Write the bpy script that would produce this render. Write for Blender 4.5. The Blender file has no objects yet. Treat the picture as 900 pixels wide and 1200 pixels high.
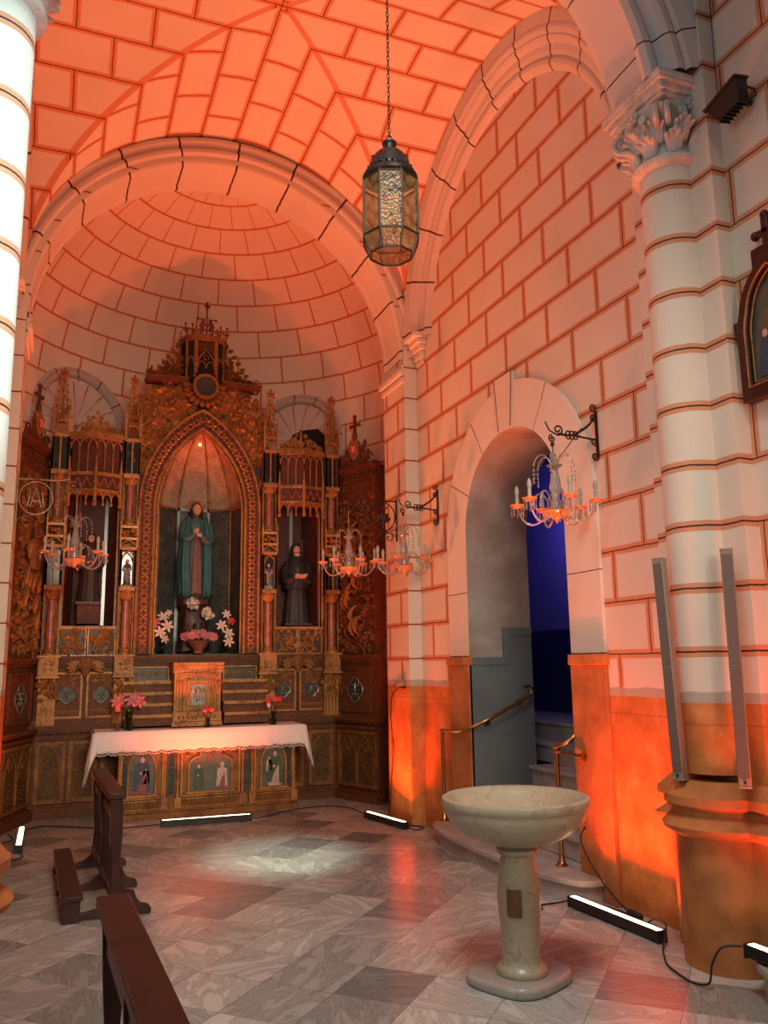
import bpy, math, random
from mathutils import Vector, Matrix
PI = math.pi
sc = bpy.context.scene
col = sc.collection
sin, cos = math.sin, math.cos

# ------------------------------------------------------------------ materials
def nt(name):
    m = bpy.data.materials.new(name); m.use_nodes = True
    t = m.node_tree; b = t.nodes['Principled BSDF']
    return m, t, b
def N(t, kind, **kw):
    n = t.nodes.new(kind)
    for k, v in kw.items():
        if k in n.inputs: n.inputs[k].default_value = v
        else: setattr(n, k, v)
    return n
def L(t, a, b): t.links.new(a, b)
def rgb(c): return (c[0], c[1], c[2], 1.0)
def mix(t, fac, a, b, blend='MIX'):
    n = t.nodes.new('ShaderNodeMix'); n.data_type = 'RGBA'; n.blend_type = blend
    for s, v in ((0, fac), (6, a), (7, b)):
        if hasattr(v, 'links') or hasattr(v, 'is_linked'): L(t, v, n.inputs[s])
        elif s == 0: n.inputs[0].default_value = v
        else: n.inputs[s].default_value = rgb(v)
    return n.outputs[2]
def mth(t, op, a, b=None, c=None, clamp=False):
    n = t.nodes.new('ShaderNodeMath'); n.operation = op; n.use_clamp = clamp
    for i, v in enumerate((a, b, c)):
        if v is None: continue
        if hasattr(v, 'is_linked'): L(t, v, n.inputs[i])
        else: n.inputs[i].default_value = v
    return n.outputs[0]
def noise(t, vec, scale, detail=4, rough=.55):
    n = N(t, 'ShaderNodeTexNoise', Scale=scale, Detail=detail, Roughness=rough)
    L(t, vec, n.inputs['Vector']); return n
def ramp(t, fac, stops):
    n = t.nodes.new('ShaderNodeValToRGB'); e = n.color_ramp.elements
    while len(e) > 1: e.remove(e[-1])
    e[0].position = stops[0][0]; e[0].color = rgb(stops[0][1])
    for p, c in stops[1:]:
        x = e.new(p); x.color = rgb(c)
    L(t, fac, n.inputs[0]); return n.outputs[0]
def coords(t, which='Object'):
    return t.nodes.new('ShaderNodeTexCoord').outputs[which]
def bump(t, b, h, s=.3, d=.01):
    n = N(t, 'ShaderNodeBump', Strength=s, Distance=d); L(t, h, n.inputs['Height']); L(t, n.outputs[0], b.inputs['Normal'])
    return n

def simple(name, c, rough=.6, metal=0., var=.25, scale=12, bmp=.15, spec=.5, c2=None, emis=None, es=0.):
    m, t, b = nt(name)
    co = coords(t); n = noise(t, co, scale)
    lo = c2 if c2 else tuple(x * (1 - var) for x in c)
    col_ = ramp(t, n.outputs[0], [(.35, lo), (.65, c)])
    L(t, col_, b.inputs['Base Color'])
    b.inputs['Roughness'].default_value = rough; b.inputs['Metallic'].default_value = metal
    b.inputs['Specular IOR Level'].default_value = spec
    if bmp: bump(t, b, n.outputs[0], bmp, .004)
    if emis: b.inputs['Emission Color'].default_value = rgb(emis); b.inputs['Emission Strength'].default_value = es
    return m

CREAM = (.74, .66, .55); OCHRE = (.62, .19, .05); JOINT = (.06, .028, .018); DADO = (.56, .20, .055)
def blocks(name, bw=.66, bh=.349, voff=.114, uoff=.26, dado=True, border=.036, joint=.0048, axis='UV', stains=True, base=CREAM, groin=False, row_only=False, joint_c=None):
    """painted ashlar: off-white plaster, thin dark joint, ochre band painted along the joint"""
    m, t, b = nt(name)
    uv = coords(t, 'UV'); ob = coords(t, 'Object')
    nz = noise(t, ob, 9, 3)
    # slightly wavering hand-drawn joints
    vm = t.nodes.new('ShaderNodeVectorMath'); vm.operation = 'MULTIPLY_ADD'
    L(t, nz.outputs['Color'], vm.inputs[0]); vm.inputs[1].default_value = (.012, .012, 0); L(t, uv, vm.inputs[2])
    vo = t.nodes.new('ShaderNodeVectorMath'); vo.operation = 'ADD'; L(t, vm.outputs[0], vo.inputs[0]); vo.inputs[1].default_value = (uoff - .006, voff - .006, 0)
    def brick(ms):
        n = N(t, 'ShaderNodeTexBrick', Scale=1.0)
        n.inputs['Mortar Size'].default_value = ms; n.inputs['Mortar Smooth'].default_value = .35
        n.inputs['Brick Width'].default_value = bw; n.inputs['Row Height'].default_value = bh
        n.offset = 0.5; L(t, vo.outputs[0], n.inputs['Vector']); return n.outputs['Fac']
    if row_only:
        sx = t.nodes.new('ShaderNodeSeparateXYZ'); L(t, vo.outputs[0], sx.inputs[0])
        fr = mth(t, 'FRACT', mth(t, 'DIVIDE', sx.outputs[1], bh)); d = mth(t, 'MINIMUM', fr, mth(t, 'SUBTRACT', 1., fr))
        fj = mth(t, 'LESS_THAN', d, joint / bh); fb = mth(t, 'LESS_THAN', d, border / bh)
    else:
        fj = brick(joint); fb = brick(border)
    n1 = noise(t, ob, 1.6, 5); n2 = noise(t, ob, 26, 4)
    c = mix(t, n1.outputs[0], tuple(x * .86 for x in base), tuple(min(1, x * 1.1) for x in base))
    c = mix(t, mth(t, 'MULTIPLY', n2.outputs[0], .25), c, tuple(x * .8 for x in base))
    bf = mth(t, 'MULTIPLY', fb, .78)
    c = mix(t, bf, c, OCHRE)
    if groin:
        sp = t.nodes.new('ShaderNodeSeparateXYZ'); L(t, ob, sp.inputs[0])
        ax = mth(t, 'ABSOLUTE', mth(t, 'SUBTRACT', sp.outputs[0], XC)); ay = mth(t, 'ABSOLUTE', mth(t, 'SUBTRACT', sp.outputs[1], YC))
        g = mth(t, 'LESS_THAN', mth(t, 'ABSOLUTE', mth(t, 'SUBTRACT', mth(t, 'SUBTRACT', ax, ay), .03)), .035)
        c = mix(t, mth(t, 'MULTIPLY', g, .75), c, OCHRE)
    c = mix(t, fj, c, joint_c or JOINT)
    if dado:
        sp = t.nodes.new('ShaderNodeSeparateXYZ'); L(t, ob, sp.inputs[0]); z = sp.outputs[2]
        wv = noise(t, ob, 3.2, 2)
        zz = mth(t, 'SUBTRACT', z, mth(t, 'MULTIPLY', wv.outputs[0], .07))
        st = mth(t, 'LESS_THAN', zz, 1.375)
        c = mix(t, mth(t, 'MULTIPLY', st, .85), c, (.40, .36, .30))
        dn = noise(t, ob, 4.5, 6, .65)
        dc = ramp(t, dn.outputs[0], [(.3, tuple(x * .62 for x in DADO)), (.55, DADO), (.75, (.68, .32, .12))])
        ln = mth(t, 'LESS_THAN', mth(t, 'ABSOLUTE', mth(t, 'SUBTRACT', z, 1.24)), .005)
        dc = mix(t, mth(t, 'MULTIPLY', ln, .5), dc, (.25, .09, .03))
        c = mix(t, mth(t, 'LESS_THAN', z, 1.355), c, dc)
    L(t, c, b.inputs['Base Color']); b.inputs['Roughness'].default_value = .78
    b.inputs['Specular IOR Level'].default_value = .25
    h = mth(t, 'SUBTRACT', mth(t, 'MULTIPLY', n2.outputs[0], .35), fj)
    bump(t, b, h, .35, .006)
    return m

XC, YC = 1.50, 5.95            # centre of the chapel bay
M = {}
M['wall'] = blocks('painted_ashlar')
M['pier'] = blocks('painted_ashlar_pier', bw=40, uoff=13, border=.012)
M['rows'] = blocks('painted_drum_joints', row_only=True, border=.030, joint=.005)
M['vault'] = blocks('painted_vault', bw=.62, bh=.36, voff=0, dado=False, groin=True)
M['dome'] = blocks('painted_dome', bw=.60, bh=.345, voff=.12, dado=False, border=.014)
M['plain'] = blocks('painted_plain', bw=60, bh=60, uoff=20, voff=20, dado=False)
M['arch'] = blocks('arch_voussoirs', bw=.30, bh=60, uoff=.1, voff=20, dado=False, border=.0065, joint=.006, base=(.66, .60, .53))
M['ring'] = blocks('door_voussoirs', bw=.56, bh=60, uoff=.383, voff=20, dado=False, border=.006, joint=.005, base=(.76, .70, .62))
M['jamb_low'] = simple('ochre_dado_paint', DADO, .75, var=.4, scale=5, c2=(.34, .12, .035))
M['passage'] = simple('grey_plaster', (.42, .40, .37), .85, scale=2.6, c2=(.30, .235, .19))
M['passage_dado'] = simple('blue_grey_paint', (.15, .175, .19), .7, var=.2, scale=3)
M['hall'] = simple('hall_plaster', (.55, .55, .6), .8, var=.1)
M['hall_low'] = simple('hall_low_paint', (.10, .11, .15), .7, var=.1)
M['capital'] = simple('carved_plaster', (.72, .67, .60), .75, var=.25, scale=14)
M['stone_step'] = simple('marble_step', (.46, .41, .36), .45, var=.3, scale=5)

def marble_floor():
    m, t, b = nt('marble_tiles'); ob = coords(t)
    mp = N(t, 'ShaderNodeMapping'); L(t, ob, mp.inputs[0]); mp.inputs['Rotation'].default_value = (0, 0, PI / 4)
    # shift so the joints fall where the photographed ones do
    mp.inputs['Location'].default_value = (.02, .05, 0)
    sc_ = t.nodes.new('ShaderNodeVectorMath'); sc_.operation = 'DIVIDE'; L(t, mp.outputs[0], sc_.inputs[0]); sc_.inputs[1].default_value = (.40, .40, 1)
    fl = t.nodes.new('ShaderNodeVectorMath'); fl.operation = 'FLOOR'; L(t, sc_.outputs[0], fl.inputs[0])
    fr = t.nodes.new('ShaderNodeVectorMath'); fr.operation = 'FRACTION'; L(t, sc_.outputs[0], fr.inputs[0])
    sp = t.nodes.new('ShaderNodeSeparateXYZ'); L(t, fr.outputs[0], sp.inputs[0])
    def edge(x): return mth(t, 'MINIMUM', x, mth(t, 'SUBTRACT', 1., x))
    e = mth(t, 'MINIMUM', edge(sp.outputs[0]), edge(sp.outputs[1]))
    gro = mth(t, 'LESS_THAN', e, .006)
    wn = t.nodes.new('ShaderNodeTexWhiteNoise'); wn.noise_dimensions = '2D'; L(t, fl.outputs[0], wn.inputs[0])
    tone = ramp(t, wn.outputs['Value'], [(0, (.18, .195, .19)), (.12, (.24, .25, .24)), (.3, (.36, .37, .345)), (.6, (.43, .44, .405)), (1, (.52, .525, .48))])
    # veins: each tile cut from a different slab
    off = t.nodes.new('ShaderNodeVectorMath'); off.operation = 'MULTIPLY_ADD'; L(t, wn.outputs['Color'], off.inputs[0]); off.inputs[1].default_value = (40, 40, 40); L(t, ob, off.inputs[2])
    vr = N(t, 'ShaderNodeVectorRotate'); vr.rotation_type = 'Z_AXIS'; L(t, off.outputs[0], vr.inputs['Vector']); L(t, mth(t, 'MULTIPLY', wn.outputs['Value'], 9.), vr.inputs['Angle'])
    st = t.nodes.new('ShaderNodeVectorMath'); st.operation = 'MULTIPLY'; L(t, vr.outputs[0], st.inputs[0]); st.inputs[1].default_value = (1.2, 4.2, 1)
    n1 = N(t, 'ShaderNodeTexNoise', Scale=2.4, Detail=9, Roughness=.66, Distortion=.8); L(t, st.outputs[0], n1.inputs['Vector'])
    vein = ramp(t, n1.outputs[0], [(.30, (.42, .43, .46)), (.45, (.86, .86, .86)), (.5, (.62, .60, .58)), (.54, (1, 1, 1)), (.75, (1.12, 1.1, 1.06))])
    c = mix(t, .85, tone, vein, 'MULTIPLY')
    c = mix(t, mth(t, 'MULTIPLY', gro, .65), c, (.12, .11, .10))
    L(t, c, b.inputs['Base Color'])
    n2 = noise(t, ob, 3, 4)
    L(t, mth(t, 'MULTIPLY_ADD', n2.outputs[0], .22, .12), b.inputs['Roughness'])
    b.inputs['Specular IOR Level'].default_value = .5
    bump(t, b, mth(t, 'MULTIPLY', gro, -1.), .25, .002)
    return m
M['floor'] = marble_floor()

def marble(name, c, c2, sc_=6, rough=.3):
    m, t, b = nt(name); ob = coords(t)
    n = N(t, 'ShaderNodeTexNoise', Scale=sc_, Detail=9, Roughness=.68, Distortion=1.3); L(t, ob, n.inputs['Vector'])
    n2 = noise(t, ob, 45, 4, .7)
    cc = ramp(t, n.outputs[0], [(.32, c2), (.46, c), (.52, tuple(x * .85 for x in c)), (.7, tuple(min(1, x * 1.12) for x in c))])
    cc = mix(t, mth(t, 'MULTIPLY', n2.outputs[0], .3), cc, c2)
    L(t, cc, b.inputs['Base Color']); b.inputs['Roughness'].default_value = rough; bump(t, b, n2.outputs[0], .12, .003)
    return m
M['font'] = marble('font_marble', (.44, .385, .27), (.24, .185, .12))
M['font_base'] = marble('font_base_marble', (.40, .36, .31), (.24, .20, .17), 4)

def gilt(name, c, wood, bal=.5, rough=.38, scale=38, metal=.75):
    """rubbed gilding over dark wood"""
    m, t, b = nt(name); ob = coords(t)
    n = noise(t, ob, scale, 5, .7); n2 = noise(t, ob, 7, 3)
    f = mth(t, 'ADD', n.outputs[0], mth(t, 'MULTIPLY', mth(t, 'SUBTRACT', n2.outputs[0], .5), .5))
    fac = ramp(t, f, [(bal - .07, (0, 0, 0)), (bal + .05, (1, 1, 1))])
    L(t, mix(t, fac, wood, c), b.inputs['Base Color'])
    L(t, mth(t, 'MULTIPLY', fac, metal), b.inputs['Metallic'])
    b.inputs['Roughness'].default_value = rough; b.inputs['Specular IOR Level'].default_value = .3
    bump(t, b, n.outputs[0], .4, .006)
    return m
M['gold'] = gilt('old_gilding', (.42, .21, .065), (.17, .065, .022), .46, .45, 60, .3)
M['gold_dim'] = gilt('worn_gilding', (.31, .145, .042), (.14, .052, .017), .50, .5, 60, .35)
M['gold_bright'] = gilt('bright_gilding', (.46, .24, .08), (.18, .07, .022), .42, .4, 60, .4)
M['walnut'] = gilt('gilt_flecked_walnut', (.17, .062, .020), (.115, .038, .014), .55, .55, 22, .1)
M['walnut_dark'] = simple('dark_red_wood', (.085, .028, .02), .45, var=.45, scale=18)
M['panel_green'] = simple('dark_green_field', (.045, .055, .042), .4, var=.5, scale=30)
M['panel_red'] = simple('dark_red_field', (.115, .026, .016), .65, var=.4, scale=14)
M['lac'] = simple('pink_marbled_paint', (.36, .14, .08), .35, var=.4, scale=18, c2=(.22, .06, .04))
M['cloth_lining'] = gilt('brocade_field', (.13, .12, .085), (.045, .05, .05), .55, .5, 55, .3)
M['niche_cream'] = gilt('cream_vault_panel', (.40, .30, .20), (.24, .18, .12), .5, .6, 60, .0)
M['pale_strip'] = simple('pale_blue_strip', (.33, .40, .43), .2, var=.1)  # pale blue strips and frame drawn inside the niches
M['dark_glass'] = simple('dark_niche_glass', (.035, .05, .05), .12, var=.3)
M['black_void'] = simple('unlit_opening', (.012, .012, .014), .9, var=.1)
M['dark_wood'] = simple('dark_mahogany', (.055, .017, .013), .32, var=.4, scale=9, spec=.35)
M['black_plastic'] = simple('black_housing', (.012, .012, .013), .42, var=.2)
M['cable'] = simple('black_cable', (.010, .010, .010), .5, var=.1)
M['iron'] = simple('dark_wrought_iron', (.045, .028, .02), .45, metal=.6, var=.3, scale=40)
M['iron_gilt'] = simple('bronzed_iron', (.26, .17, .09), .4, metal=.7, var=.4, scale=40)
M['brass'] = simple('brass_tube', (.55, .36, .15), .25, metal=1., var=.25, scale=8)
M['speaker'] = simple('grey_beige_metal', (.27, .21, .165), .5, var=.06)
M['grille'] = simple('perforated_grille', (.15, .115, .09), .55, var=.25, scale=260)
M['white_cloth'] = simple('white_linen', (.80, .76, .74), .85, var=.05, scale=40, spec=.2)
M['skin'] = simple('painted_skin', (.62, .34, .23), .45, var=.08)
M['hair'] = simple('brown_hair', (.05, .022, .015), .5)
M['teal'] = simple('teal_mantle', (.035, .14, .145), .55, var=.3)
M['rose'] = simple('faded_rose_robe', (.22, .08, .06), .55, var=.3)
M['white_veil'] = simple('ivory_cloth', (.50, .42, .35), .6)
M['black_cloth'] = simple('black_habit', (.022, .023, .028), .6, var=.3)
M['grey_cloth'] = simple('charcoal_habit', (.045, .05, .06), .6, var=.3)
M['brown_cloth'] = simple('brown_habit', (.05, .035, .03), .6, var=.3)
M['white_petal'] = simple('white_petals', (.75, .62, .50), .6, var=.12)
M['pink_petal'] = simple('pink_petals', (.75, .19, .21), .6, var=.3)
M['mauve_petal'] = simple('mauve_petals', (.55, .20, .24), .6, var=.3)
M['red_petal'] = simple('red_petals', (.75, .04, .05), .55, var=.3)
M['leaf'] = simple('leaf_green', (.035, .08, .03), .5, var=.4)
M['basket'] = simple('pink_basket', (.38, .13, .09), .5, var=.3)
M['book'] = simple('book_paper', (.6, .5, .4), .6)
M['silver'] = simple('silver_sheet', (.26, .26, .22), .35, metal=.5, var=.4, scale=25)
M['bead'] = simple('green_glass_bead', (.45, .65, .25), .05, var=.5, scale=90)
M['panel_brown'] = gilt('brown_carved_field', (.16, .080, .022), (.075, .038, .015), .5, .6, 45, .1)
M['bulb'] = simple('candle_sleeve', (.42, .38, .31), .5, var=.1)
M['amber_bowl'] = simple('amber_glass_bowl', (.9, .30, .07), .15, var=.2)
M['plug'] = simple('connector', (.02, .02, .02), .5)
M['label_white'] = simple('white_print', (.6, .6, .6), .5, var=.02)
M['picture_sky'] = simple('painted_sky', (.065, .10, .085), .5, var=.4, scale=7, c2=(.16, .14, .08))
M['picture_dark'] = simple('painted_landscape', (.06, .075, .06), .45, var=.5, scale=9, c2=(.16, .12, .07))
M['fig_blue'] = simple('painted_blue', (.04, .07, .12), .5)
M['fig_red'] = simple('painted_red', (.28, .07, .06), .5)
M['fig_white'] = simple('painted_white', (.50, .43, .34), .5)
M['fig_green'] = simple('painted_green', (.05, .09, .05), .5)
M['plaque'] = simple('bronze_plaque', (.22, .12, .05), .4, metal=.4, var=.3)

def glass(name, c, rough=.05, alpha=None):
    m, t, b = nt(name)
    b.inputs['Base Color'].default_value = rgb(c); b.inputs['Transmission Weight'].default_value = 1
    b.inputs['Roughness'].default_value = rough; b.inputs['IOR'].default_value = 1.35
    return m
M['crystal'] = simple('crystal_glass', (.62, .52, .46), .08, var=.25, scale=60)
M['crystal'].node_tree.nodes['Principled BSDF'].inputs['Transmission Weight'].default_value = .55
M['vase_glass'] = glass('green_vase_glass', (.35, .5, .38), .1)
def pane_mat():
    m, t, b = nt('amber_lantern_glass'); ob = coords(t)
    v = N(t, 'ShaderNodeTexVoronoi', Scale=55.); L(t, ob, v.inputs['Vector'])
    n = noise(t, ob, 22, 4)
    c = ramp(t, n.outputs[0], [(.38, (.09, .045, .02)), (.62, (.34, .19, .07))])
    L(t, c, b.inputs['Base Color']); b.inputs['Roughness'].default_value = .2
    b.inputs['Alpha'].default_value = .55
    bump(t, b, v.outputs['Distance'], .6, .004)
    return m
M['lantern_glass'] = pane_mat()
def emit(name, c, s):
    m, t, b = nt(name); b.inputs['Base Color'].default_value = rgb(c)
    b.inputs['Emission Color'].default_value = rgb(c); b.inputs['Emission Strength'].default_value = s; return m
M['led'] = emit('led_lens', (1., .66, .34), 9.)
M['led_glow'] = emit('candle_flame_red', (1., .03, .02), 1.6)
M['niche_lamp'] = emit('small_red_lamp', (1., .16, .05), 8.)

# ------------------------------------------------------------------ mesh builder
class MB:
    def __init__(s): s.v = []; s.f = []; s.uv = {}; s.M = None
    def add(s, vs, fs, uvs=None):
        o = len(s.v)
        for p in vs:
            p = Vector(p)
            if s.M is not None: p = s.M @ p
            s.v.append(p)
        for i, f in enumerate(fs):
            s.f.append(tuple(o + k for k in f))
            if uvs: s.uv[len(s.f) - 1] = uvs[i]
        return s
    def box(s, x0, x1, y0, y1, z0, z1):
        return s.add([(x0, y0, z0), (x1, y0, z0), (x1, y1, z0), (x0, y1, z0), (x0, y0, z1), (x1, y0, z1), (x1, y1, z1), (x0, y1, z1)],
              [(0, 3, 2, 1), (4, 5, 6, 7), (0, 1, 5, 4), (1, 2, 6, 5), (2, 3, 7, 6), (3, 0, 4, 7)])
    def lathe(s, prof, c=(0, 0, 0), n=20, sx=1, sy=1, a0=0, a1=2 * PI, fold=0, nf=0):
        full = abs(a1 - a0 - 2 * PI) < 1e-6; k = n if full else n + 1
        vs = []
        for r, z in prof:
            for i in range(k):
                a = a0 + (a1 - a0) * i / n; rr = r * (1 + fold * cos(nf * a))
                vs.append((c[0] + rr * sx * cos(a), c[1] + rr * sy * sin(a), c[2] + z))
        fs = []
        for j in range(len(prof) - 1):
            for i in range(n):
                i2 = (i + 1) % k
                fs.append((j * k + i, j * k + i2, (j + 1) * k + i2, (j + 1) * k + i))
        if prof[0][0] > 1e-4 and full: fs.append(tuple(reversed(range(k))))
        if prof[-1][0] > 1e-4 and full: fs.append(tuple((len(prof) - 1) * k + i for i in range(k)))
        return s.add(vs, fs)
    def tube(s, pts, r, n=6, closed=False):
        pts = [Vector(p) for p in pts]; m = len(pts); rs = r if isinstance(r, (list, tuple)) else [r] * m
        vs = []; up = None
        for i, p in enumerate(pts):
            a = pts[(i - 1) % m] if (closed or i > 0) else p
            b = pts[(i + 1) % m] if (closed or i < m - 1) else p
            d = (b - a); d = d.normalized() if d.length > 1e-9 else Vector((0, 0, 1))
            if up is None: up = Vector((0, 0, 1)) if abs(d.z) < .9 else Vector((1, 0, 0))
            u = (up - d * up.dot(d))
            u = u.normalized() if u.length > 1e-6 else d.orthogonal().normalized()
            up = u; w = d.cross(u)
            for k in range(n):
                t = 2 * PI * k / n
                vs.append(p + (u * cos(t) + w * sin(t)) * rs[i])
        fs = []
        for i in range(m if closed else m - 1):
            j = (i + 1) % m
            for k in range(n):
                k2 = (k + 1) % n; fs.append((i * n + k, i * n + k2, j * n + k2, j * n + k))
        if not closed:
            fs.append(tuple(reversed(range(n)))); fs.append(tuple((m - 1) * n + k for k in range(n)))
        return s.add(vs, fs)
    def ball(s, c, r, nu=12, nv=8):
        if not isinstance(r, (tuple, list)): r = (r, r, r)
        vs = [(c[0], c[1], c[2] - r[2])]
        for j in range(1, nv):
            p = -PI / 2 + PI * j / nv
            for i in range(nu):
                a = 2 * PI * i / nu; vs.append((c[0] + r[0] * cos(p) * cos(a), c[1] + r[1] * cos(p) * sin(a), c[2] + r[2] * sin(p)))
        vs.append((c[0], c[1], c[2] + r[2])); t = len(vs) - 1; fs = []
        for i in range(nu):
            fs.append((0, 1 + (i + 1) % nu, 1 + i)); fs.append((t, t - nu + i, t - nu + (i + 1) % nu))
        for j in range(nv - 2):
            for i in range(nu):
                a = 1 + j * nu + i; b_ = 1 + j * nu + (i + 1) % nu; fs.append((a, b_, b_ + nu, a + nu))
        return s.add(vs, fs)
    def prism(s, poly, y0, y1):
        """polygon in x,z extruded from y0 to y1"""
        n = len(poly)
        vs = [(x, y0, z) for x, z in poly] + [(x, y1, z) for x, z in poly]
        fs = [tuple(range(n)), tuple(reversed(range(n, 2 * n)))] + [((i + 1) % n, i, n + i, n + (i + 1) % n) for i in range(n)]
        return s.add(vs, fs)
    def hprism(s, poly, z0, z1):
        n = len(poly)
        vs = [(x, y, z0) for x, y in poly] + [(x, y, z1) for x, y in poly]
        fs = [tuple(reversed(range(n))), tuple(range(n, 2 * n))] + [(i, (i + 1) % n, n + (i + 1) % n, n + i) for i in range(n)]
        return s.add(vs, fs)
    def band(s, outer, inner, y0, y1):
        """flat frame between two open outlines (x,z), front y0, back y1"""
        n = len(outer)
        vs = [(x, y0, z) for x, z in outer] + [(x, y0, z) for x, z in inner] + [(x, y1, z) for x, z in outer] + [(x, y1, z) for x, z in inner]
        fs = []
        for i in range(n - 1):
            fs += [(i, i + 1, n + i + 1, n + i), (n + i, n + i + 1, 3 * n + i + 1, 3 * n + i), (i + 1, i, 2 * n + i, 2 * n + i + 1)]
        return s.add(vs, fs)
    def build(s, name, mat, parent=None, smooth=35, loc=None, bevel=0):
        me = bpy.data.meshes.new(name); me.from_pydata([tuple(v) for v in s.v], [], s.f); 
        if s.uv:
            ul = me.uv_layers.new(name='UVMap')
            for fi, uvs in s.uv.items():
                p = me.polygons[fi]
                for k, li in enumerate(p.loop_indices): ul.data[li].uv = uvs[k]
        me.materials.append(M[mat] if isinstance(mat, str) else mat)
        me.update()
        o = bpy.data.objects.new(name, me); col.objects.link(o)
        if smooth:
            for p in me.polygons: p.use_smooth = True
            me.set_sharp_from_angle(angle=math.radians(smooth))
        if parent: o.parent = parent
        if loc: o.location = loc
        if bevel:
            b = o.modifiers.new('bevel', 'BEVEL'); b.width = bevel; b.segments = 2; b.limit_method = 'ANGLE'; b.angle_limit = math.radians(40)
        return o

def thing(name, label, cat, loc=(0, 0, 0), rz=0, group=None):
    o = bpy.data.objects.new(name, None); col.objects.link(o); o.empty_display_size = .1
    o.location = loc; o.rotation_euler = (0, 0, rz); o['label'] = label; o['category'] = cat
    if group: o['group'] = group
    return o
def tag(o, label, cat, group=None):
    o['label'] = label; o['category'] = cat
    if group: o['group'] = group
    return o
def struct(o): o['kind'] = 'structure'; return o
def dup(root, loc, rz=0, label=None, group=None):
    r = root.copy(); col.objects.link(r); r.location = loc; r.rotation_euler = (0, 0, rz)
    if label: r['label'] = label
    if group: r['group'] = group
    def rec(a, b):
        for ch in list(a.children):
            c = ch.copy(); col.objects.link(c); c.parent = b; rec(ch, c)
    rec(root, r)
    return r

def arc(cx, cz, r, a0, a1, n): return [(cx + r * cos(a0 + (a1 - a0) * i / n), cz + r * sin(a0 + (a1 - a0) * i / n)) for i in range(n + 1)]
def pointed(hw, zs, zt, n=10, cx=0.):
    """two-centred arch from left spring over the apex to right spring"""
    h = zt - zs; R = (hw * hw + h * h) / (2 * hw); a = math.atan2(h, R - hw)
    l = [(cx + (R - hw) - R * cos(a * i / n), zs + R * sin(a * i / n)) for i in range(n + 1)]
    return l + [(2 * cx - x, z) for x, z in reversed(l[:-1])]
def ogee(hw, zs, zt, n=10, cx=0.):
    l = []
    for i in range(n + 1):
        t = i / n
        x = -hw * (1 - t) ** .8 if t < 1 else 0
        z = zs + (zt - zs) * (t ** 1.0 * .55 + .45 * (t ** 4)) if True else 0
        l.append((cx + x, z + .12 * hw * sin(PI * t)))
    return l + [(2 * cx - x, z) for x, z in reversed(l[:-1])]
def bez(p0, p1, p2, p3, n=10):
    out = []
    for i in range(n + 1):
        t = i / n; out.append(tuple((1 - t) ** 3 * a + 3 * (1 - t) ** 2 * t * b + 3 * (1 - t) * t * t * c + t ** 3 * d for a, b, c, d in zip(p0, p1, p2, p3)))
    return out
def smoothpath(pts, n=6):
    pts = [Vector(p) for p in pts]; out = []
    P = [pts[0]] + pts + [pts[-1]]
    for i in range(1, len(P) - 2):
        for k in range(n):
            t = k / n; a, b, c, d = P[i - 1], P[i], P[i + 1], P[i + 2]
            out.append(.5 * ((2 * b) + (c - a) * t + (2 * a - 5 * b + 4 * c - d) * t * t + (3 * b - a - 3 * c + d) * t ** 3))
    out.append(pts[-1]); return out
def spiral(cx, cz, r0, r1, a0, turns, n=22, y=0):
    return [(cx + (r0 + (r1 - r0) * i / n) * cos(a0 + turns * 2 * PI * i / n), y, cz + (r0 + (r1 - r0) * i / n) * sin(a0 + turns * 2 * PI * i / n)) for i in range(n + 1)]

# ------------------------------------------------------------------ the room
def quad_uv(mb, p, uv): mb.add(p, [tuple(range(len(p)))], [uv])

def wall_x(name, X, ya, yb, z0, z1, holes, mat, face=-1, n=60, ztop=None):
    """wall in the plane x=X with arched holes [(yc, half, zspring, z_sill)]"""
    ys = set(ya + (yb - ya) * i / n for i in range(n + 1))
    for yc, hf, zs, sill in holes:
        for i in range(33): ys.add(yc - hf * cos(PI * i / 32))
    ys = sorted(ys); mb = MB()
    for a, b in zip(ys, ys[1:]):
        if b - a < 1e-6: continue
        mid = (a + b) / 2; segs = [((z0, z0), (ztop(a), ztop(b)) if ztop else (z1, z1))]
        for yc, hf, zs, sill in holes:
            if abs(mid - yc) < hf:
                h = lambda y: zs + math.sqrt(max(0, hf * hf - (y - yc) ** 2))
                top = segs[0][1]; segs = [((h(a), h(b)), top)]
                if sill > z0: segs.append(((z0, z0), (sill, sill)))
        for (l0, l1), (t0, t1) in segs:
            p = [(X, a, l0), (X, a, t0), (X, b, t1), (X, b, l1)]
            u = [(a, l0), (a, t0), (b, t1), (b, l1)]
            if face > 0: p.reverse(); u.reverse()
            quad_uv(mb, p, u)
    return struct(mb.build(name, mat, smooth=0))
def wall_y(name, Y, xa, xb, z0, z1, holes, mat, n=40):
    xs = set(xa + (xb - xa) * i / n for i in range(n + 1))
    for xc, hf, zs in holes:
        for i in range(41): xs.add(xc - hf * cos(PI * i / 40))
    xs = sorted(xs); mb = MB()
    for a, b in zip(xs, xs[1:]):
        if b - a < 1e-6: continue
        mid = (a + b) / 2; lo = (z0, z0)
        for xc, hf, zs in holes:
            if abs(mid - xc) < hf: lo = tuple(zs + math.sqrt(max(0, hf * hf - (q - xc) ** 2)) for q in (a, b))
        quad_uv(mb, [(a, Y, lo[0]), (b, Y, lo[1]), (b, Y, z1), (a, Y, z1)], [(a, lo[0]), (b, lo[1]), (b, z1), (a, z1)])
    return struct(mb.build(name, mat, smooth=0))

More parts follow.
